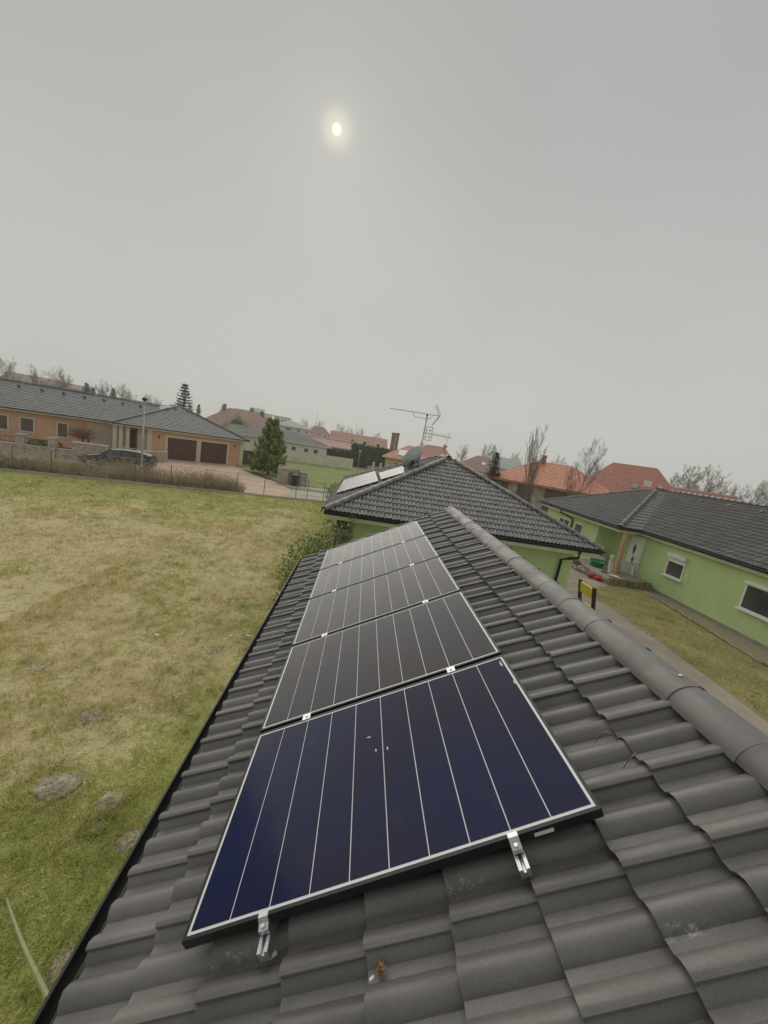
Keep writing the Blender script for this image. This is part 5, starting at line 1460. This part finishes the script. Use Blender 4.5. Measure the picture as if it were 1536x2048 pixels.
t, F, L, r_ = house('cream_gable_house', 'big brown-roofed house behind the orange garage', (-31.5, 70.5), (-16.8, 75.2), 10, 3.4, 7.35, 'hip', M['cream'], M['roof_brown'], .6, (), 5)
chimney(r_, F, 4.2, 5, 6.9, 7.9, .5); mb = MB(); fbox(mb, F, 12.0, 12.9, 1.6, 2.6, 4.2, 5.3); mb.build('dormer', M['white_wall'], r_)
t, F, L, r_ = house('gable_wing', 'cream gable wing with a half-round attic window, brown roof', (-26.75, 69.0), (-21.15, 71.0), 5.0, 3.75, 6.35, 'front', M['cream'], M['roof_brown'], .45, ((1.6, 4.0, 4.3, 5.35, 1, .12),))
t, F, L, r_ = house('white_bungalow', 'long white bungalow with anthracite hip roof behind the conifer', (-22.2, 61.0), (-6.4, 64.9), 9, 3.1, 4.85, 'hip', M['white_wall'], M['roof_dark'], .6, ((.4, 1.2, 1.1, 2.4), (1.9, 2.5, .9, 2.4), (10.1, 11.0, 1.5, 2.3), (12.2, 13.1, 1.5, 2.3), (13.9, 14.8, 1.5, 2.3)), 5)
t, F, L, r_ = house('white_villa', 'white two-storey villa with pale grey hip roof', (-26.6, 105.4), (-16.2, 107.6), 10, 6.0, 7.7, 'hip', M['white_wall'], M['roof_grey'], .7, ((3.6, 5.2, 4.2, 5.5, 0), (6.8, 7.7, 4.4, 5.4, 0), (9.3, 9.9, 4.2, 5.4, 0)), 5)
# flats
fl = thing('apartment_block', 'pale grey apartment block far behind the white villa', 'apartment block', (-62, 222, 0)); F, L = frame_fn((-76, 215.6), (-56.5, 221.8))
mb = MB(); fbox(mb, F, 0, L, 0, 11, 0, 11.8); mb.build('wall', M['white_wall'], fl)
mb = MB(); fbox(mb, F, -.2, L + .2, -.3, -.02, 11.805, 12.3); mb.build('parapet', M['kerb'], fl)
mb = MB(); fbox(mb, F, 7.5, 16.0, 2, 8, 11.81, 14.4); mb.build('roof_house', M['white_wall'], fl)
for fz in (8.6, 5.6, 2.6):
    for i in range(12):
        win(fl, F, .6 + i * 1.55, 1.7 + i * 1.55, fz, fz + 1.7, 0, .12)
for e_ in (12.2, 15.4):
    mb = MB(); mb.tube([F(e_, 4, 14.3), F(e_, 4, 17.2)], .07, 5); mb.build('antenna_pole', M['galv'], fl)
fl2 = thing('low_apartment_block', 'lower pale block right of the apartment block', 'apartment block', (-52, 224, 0)); F, L = frame_fn((-56.2, 224), (-46.5, 226))
mb = MB(); fbox(mb, F, 0, L, 0, 10, 0, 12.0); mb.build('wall', M['white_wall'], fl2)
for fz in (9, 6):
    for i in range(5): win(fl2, F, .6 + i * 1.85, 1.8 + i * 1.85, fz, fz + 1.6, 0, .12)
mb = MB(); fbox(mb, F, -.2, L + .2, -.3, -.02, 11.6, 12.2); mb.build('parapet', M['kerb'], fl2)
t, F, L, r_ = house('dark_red_house', 'house with steep dark red roof and a small dormer', (-21.2, 127), (-11.5, 128.6), 10, 4.3, 7.9, 'hip', M['cream'], M['roof_dkred'], .5, (), 3.2)
mb = MB(); fbox(mb, F, 5.6, 8.2, -.2, 3.4, 3.6, 5.5); mb.build('dormer', M['cream'], r_); win(t, F, 6.6, 7.4, 4.1, 5.2, -.2)
t, F, L, r_ = house('salmon_hall', 'long low salmon hall with white roof edge', (-15.6, 92.4), (-.6, 94.2), 9, 2.75, 4.35, 'gable', M['salmon_wall'], M['roof_salmon'], .35, tuple((2.2 + i * 2.15, 3.0 + i * 2.15, 1.25, 2.35, 1, .10) for i in range(6)))
mb = MB(); fbox(mb, F, -.3, L + .3, 4.35, 4.65, 4.4, 4.62); mb.build('ridge_trim', M['white_trim'], r_)
t, F, L, r_ = house('dormer_house', 'long red-roofed house with three arched cream dormers', (-11.8, 123.2), (7.2, 123.9), 11, 4.0, 7.25, 'gable', M['cream'], M['roof_red'], .5)
for e_, w_ in ((7.4, 2.0), (11.6, 2.6), (16.2, 2.4)):
    mb = MB(); n = 9; pts = [(e_ - w_ / 2, 3.6)] + [(e_ - w_ / 2 * math.cos(math.pi * i / n), 5.0 + .75 * math.sin(math.pi * i / n)) for i in range(n + 1)] + [(e_ + w_ / 2, 3.6)]
    mb.prism([F(x, -.3, z) for x, z in pts], F(0, 4.2, 0) - F(0, 0, 0)); mb.build('dormer', M['cream'], r_)
    win(t, F, e_ - w_ * .28, e_ + w_ * .28, 4.0, 5.4, -.3, .10, None, None, True)
t = thing('chimney_stack', 'pair of tall square brick chimneys standing side by side', 'chimney', (6.4, 78.7, 0)); F, L = frame_fn((5.55, 78.8), (7.3, 78.6))
for e0, e1 in ((0, .82), (.98, 1.62)):
    mb = MB(); fbox(mb, F, e0, e1, 0, .8, 0, 7.95 if e0 == 0 else 8.05); sh_ = mb.build('shaft', M['brickwork'], t)
    mb = MB(); fbox(mb, F, e0 - .05, e1 + .05, -.05, .85, 7.7, 7.85); mb.build('rim', M['dark_wood'], sh_)
mb = MB(); fbox(mb, F, .83, .97, .1, .5, 0, 7.9); mb.build('flue_pipe', M['white_trim'], t)
t, F, L, r_ = house('ochre_house', 'ochre house with orange roof and a pale roof collector, left of the dish', (4.0, 61.2), (11.6, 60.2), 8, 3.25, 5.6, 'hip', M['ochre_wall'], M['roof_orange'], .6, ((1.6, 2.5, .8, 2.4, 0), (3.6, 4.3, 1.0, 2.3, 0)), 3.4)
slope_slab(r_, F, 'roof_collector', 2.0, 4.6, .1, 2.0, 3.70, 4.62, M['backsheet'])
t, F, L, r_ = house('red_roof_house', 'house with red gable roof and yellow chimney behind the dish', (10.6, 78.6), (19.4, 76.6), 9, 3.8, 6.75, 'hip', M['ochre_wall'], M['roof_red'], .5, (), 2.6)
chimney(r_, F, 6.6, 4.5, 5.6, 7.2, .6, M['ochre_wall'])
t, F, L, r_ = house('long_red_house', 'long low red-roofed house with two skylights behind the hip roof', (18.6, 71.8), (28.4, 68.6), 9, 3.2, 6.0, 'hip', M['cream'], M['roof_dkred'], .5, (), 4)
for e_ in (5.2, 7.0): slope_slab(r_, F, 'skylight', e_, e_ + .7, 1.4, 2.3, 4.22, 4.77, M['backsheet'])
house('grey_hall', 'low building with pale grey roof far behind the hip roof', (26.4, 86), (38.5, 81), 10, 4.2, 6.7, 'hip', M['kerb'], M['roof_grey'], .4, (), 3)
t, F, L, r_ = house('orange_roof_house', 'stone-walled house with bright orange hip roof behind the bare trees', (15.9, 41.4), (27.2, 35.7), 9.5, 3.35, 6.05, 'hip', mat('patchy_stone_wall', (.42, .38, .31), .9, .3, 2.2, bump=.5), M['roof_orange'], .7, (), 4.4, soff=M['roof_orange'])
for e0, e1 in ((1.0, 1.9), (2.9, 4.6), (5.9, 8.2)):
    mb = MB(); fbox(mb, F, e0, e1, -.05, -.003, .6, 3.0); mb.build('shutter', M['blind'], t)
chimney(r_, F, 5.0, 4.4, 5.6, 6.75, .5)
t, F, L, r_ = house('big_red_house', 'large house with tall dull red roof behind the bungalow ridge', (32.5, 51.2), (42.2, 43.8), 10, 3.4, 7.95, 'hip', M['cream'], M['roof_red'], .6, (), 3.3, soff=M['roof_red'])
slope_slab(r_, F, 'skylight', 6.4, 7.1, .8, 1.4, 4.70, 5.20, M['roof_grey'])
mb = MB(); fbox(mb, F, 7.7, 8.6, .5, .9, 5.2, 5.95); ac = mb.build('air_conditioner', M['white_trim'], r_)
mb = MB(); mb.prism([F(8.7, .2, 4.55), F(10.6, .2, 4.55), F(9.65, .2, 5.55)], F(0, 3, 0) - F(0, 0, 0)); mb.build('dormer', M['cream'], r_)
mb = MB(); mb.prism([F(9.15, .17, 4.62), F(10.15, .17, 4.62), F(9.65, .17, 5.15)], F(0, .02, 0) - F(0, 0, 0)); mb.build('dormer_window', M['glass'], r_)
house('red_annex', 'lower red-roofed annex at the right end of the large red house', (43.2, 47.6), (47.8, 42.6), 6, 3.6, 5.75, 'gable', M['cream'], M['roof_red'], .4)
house('pink_block', 'pinkish flat block on the skyline above the long slate roof', (-82, 101), (-75.5, 105), 8, 6.6, 7.7, 'gable', M['pink_block'], M['roof_brown'], .2)
house('brown_house', 'brown-roofed house on the skyline left of the pinkish block', (-93, 99.5), (-83.5, 103.5), 8, 6.2, 8.1, 'gable', M['cream'], M['roof_brown'], .3)
for x, y, h, lab in ((-19.2, 139, 13.5, 'tall thin radio mast behind the dark red roof'), (-4.4, 139, 11.0, 'shorter thin radio mast behind the dormer house')):
    mb = MB(); mb.tube([(x, y, 0), (x, y, h)], [.12, .05], 5); tag(mb.build('radio_mast', M['galv']), lab, 'mast', 'radio masts')

# concrete panel fence and posts beyond the lawn plot
cf = thing('concrete_fence', 'pale concrete panel fence beyond the neighbouring lawn', 'fence', (-7, 59.5, 0)); F, L = frame_fn((-14.8, 57.0), (-1.5, 61.4)); n = 6
M['conc'] = mat('pale_fence_concrete', (.72, .68, .57), .9, .10, 1.2, bump=.2, bscale=6)
for i in range(n):
    e0 = L * i / n; e1 = L * (i + 1) / n
    mb = MB(); fbox(mb, F, e0 + .09, e1 - .09, -.03, .03, .05, 1.72); mb.build('panel', M['conc'], cf)
    mb = MB(); fbox(mb, F, e0 + .085, e1 - .085, -.06, .06, 1.723, 1.80); mb.build('panel_cap', M['conc'], cf)
for i in range(n + 1):
    e0 = L * i / n; mb = MB(); fbox(mb, F, e0 - .08, e0 + .08, -.09, .09, 0, 1.85); mb.build('post', M['conc'], cf)
for i, (x, y) in enumerate(((-.4, 57.2), (2.1, 60.5), (3.3, 60.3), (4.4, 60.0))):
    if i == 0:
        t = thing('garden_lamp', 'slim pale lamp post at the corner past the concrete fence', 'lamp', (x, y, 0)); mb = MB(); mb.tube([(x, y, 0), (x, y, 3.3)], .06, 6); mb.build('pole', M['galv'], t); mb = MB(); mb.blob((x, y, 3.4), (.18, .18, .14), 1, .03, 8, 6); mb.build('lamp_head', M['white_trim'], t, True)
    else:
        mb = MB(); mb.box((x, y, .9), (.35, .35, 1.8)); mb.box((x, y, 1.86), (.45, .45, .1)); tag(mb.build('gate_post', M['conc']), ('left', 'middle', 'right')[i - 1] + ' of three pale gate posts before the dark hedge', 'post', 'pale gate posts')
W = ('first', 'second', 'third', 'fourth', 'fifth', 'sixth', 'seventh', 'eighth', 'ninth', 'tenth', 'eleventh', 'twelfth', 'thirteenth', 'fourteenth')
# row of small cypresses before the salmon hall
cy = MB(); random.seed(4)
def fn():
    z = random.random(); a = random.uniform(0, 6.28); r_ = .34 * (1 - z) ** .6; return Vector((math.cos(a) * r_, math.sin(a) * r_, .1 + z * 1.9)), Vector((random.gauss(0, .3), random.gauss(0, .3), 1)).normalized()
cards(cy, 140, fn, .35, .4, .5); cym = cy.mesh('crown', M['dark_hedge']); ct_ = MB(); ct_.tube([(0, 0, 0), (0, 0, 1.2)], .04, 5); ctm = ct_.mesh('trunk', M['bark'])
for i in range(13):
    tree_thing('cypress', '%s small dark cypress from the left in the row before the salmon hall' % W[i], (-12.2 + i * .98, 90.6 + i * .1, 0), (ctm, cym), 'row of small cypresses', i, random.uniform(.85, 1.15))

# skyline trees
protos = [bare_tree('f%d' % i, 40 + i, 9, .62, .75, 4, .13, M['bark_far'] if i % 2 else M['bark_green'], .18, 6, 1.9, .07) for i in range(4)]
def skyline(n0, pts):
    for (x, y, h, k, lab) in pts:
        tree_thing('skyline_tree', lab, (x, y, 0), protos[k % 4], n0, random.uniform(0, 6.28), h / 8.6)
def at(u_az, d): return (math.sin(R(u_az)) * d + CAM.x, math.cos(R(u_az)) * d + CAM.y)
pts = []
for i, (az, d, h) in enumerate(((41.6, 84, 7.6), (43.6, 80, 8.8), (44.6, 90, 10.0), (46.0, 84, 7.4), (47.6, 92, 7.2), (49.0, 86, 8.3), (50.6, 80, 9.2), (51.6, 88, 10.4), (52.8, 80, 10.8), (54.2, 86, 10.2), (56, 80, 9.6), (58.5, 78, 9))):
    x, y = at(az, d); pts.append((x, y, h, i, W[i] + ' hazy leafless tree from the left on the right skyline'))
skyline('trees on the right skyline', pts)
pts = []
for i, (az, d, h) in enumerate(((-46.5, 120, 8.4), (-43.6, 128, 9.6), (-42.6, 124, 9.8), (-39.9, 126, 9.0), (-38.6, 130, 9.8), (-37.6, 126, 8.6), (-34.9, 134, 7.8), (-33.8, 128, 8.8), (-32.6, 132, 9.0), (-31.6, 128, 7.8), (-29.8, 134, 8.0), (-28.6, 130, 7.2), (-25.4, 100, 7.0))):
    x, y = at(az, d); pts.append((x, y, h, i, W[i] + ' hazy leafless tree from the left on the left skyline'))
skyline('trees on the left skyline', pts)
pts = []
for i, (az, d, h) in enumerate(((-9.4, 168, 9.8), (-7.6, 176, 10.4), (-4.4, 170, 10.6), (-2.6, 164, 9.4), (-1.2, 172, 10.2), (1.2, 176, 9.6), (8.6, 160, 8.4), (14.6, 120, 8.4), (18.4, 112, 8.8), (19.6, 116, 9.6), (22.6, 104, 8.0), (28.4, 96, 8.0), (33.5, 92, 8.2), (36.0, 96, 7.6))):
    x, y = at(az, d); pts.append((x, y, h, i, W[i] + ' distant leafless tree from the left behind the middle roofs'))
skyline('distant trees behind the roofs', pts)
for i, (az, d, h, w_) in enumerate(((-35.9, 124, 8.4, 1.5), (-33.4, 122, 8.2, 1.3), (-35.3, 126, 7.6, 1.2), (-24.0, 98, 7.4, 1.0), (-15.8, 116, 9.0, 1.5), (-17.2, 180, 12, 1.6), (-11.6, 150, 8.4, 1.2), (-20.9, 118, 9.0, 1.6))):
    x, y = at(az, d); s_ = h / 6.2
    tree_thing('skyline_conifer', W[i] + ' small dark conifer from the list of skyline trees' if False else ('dark conifer on the skyline above the long slate roof, left one', 'dark conifer on the skyline above the long slate roof, right one', 'short dark conifer on the skyline above the long slate roof', 'dark conifer just left of the brown roof ridge', 'dark conifer behind the white villa roof', 'dark conifer before the far apartment block', 'dark conifer right of the white villa', 'round dark tree top above the brown roof')[i], (x, y, 0), sp2, 'skyline conifers', i, (s_ * w_, s_ * w_, s_))

# ------------------------------------------------------------------ damp air
mb = MB(); mb.box((0, 0, 9.0), (2 * S_ + 8, 2 * S_ + 8, 20.6))
hz = NT('damp_air'); hz.t.nodes.remove(hz.b)
vol = hz.n('ShaderNodeVolumePrincipled'); vol.inputs['Color'].default_value = (.93, .935, .92, 1); vol.inputs['Density'].default_value = .0011; vol.inputs['Anisotropy'].default_value = .2
hz.l(vol.outputs[0], hz.out.inputs['Volume'])
hzo = mb.build('haze', hz.mat); stuff(hzo)
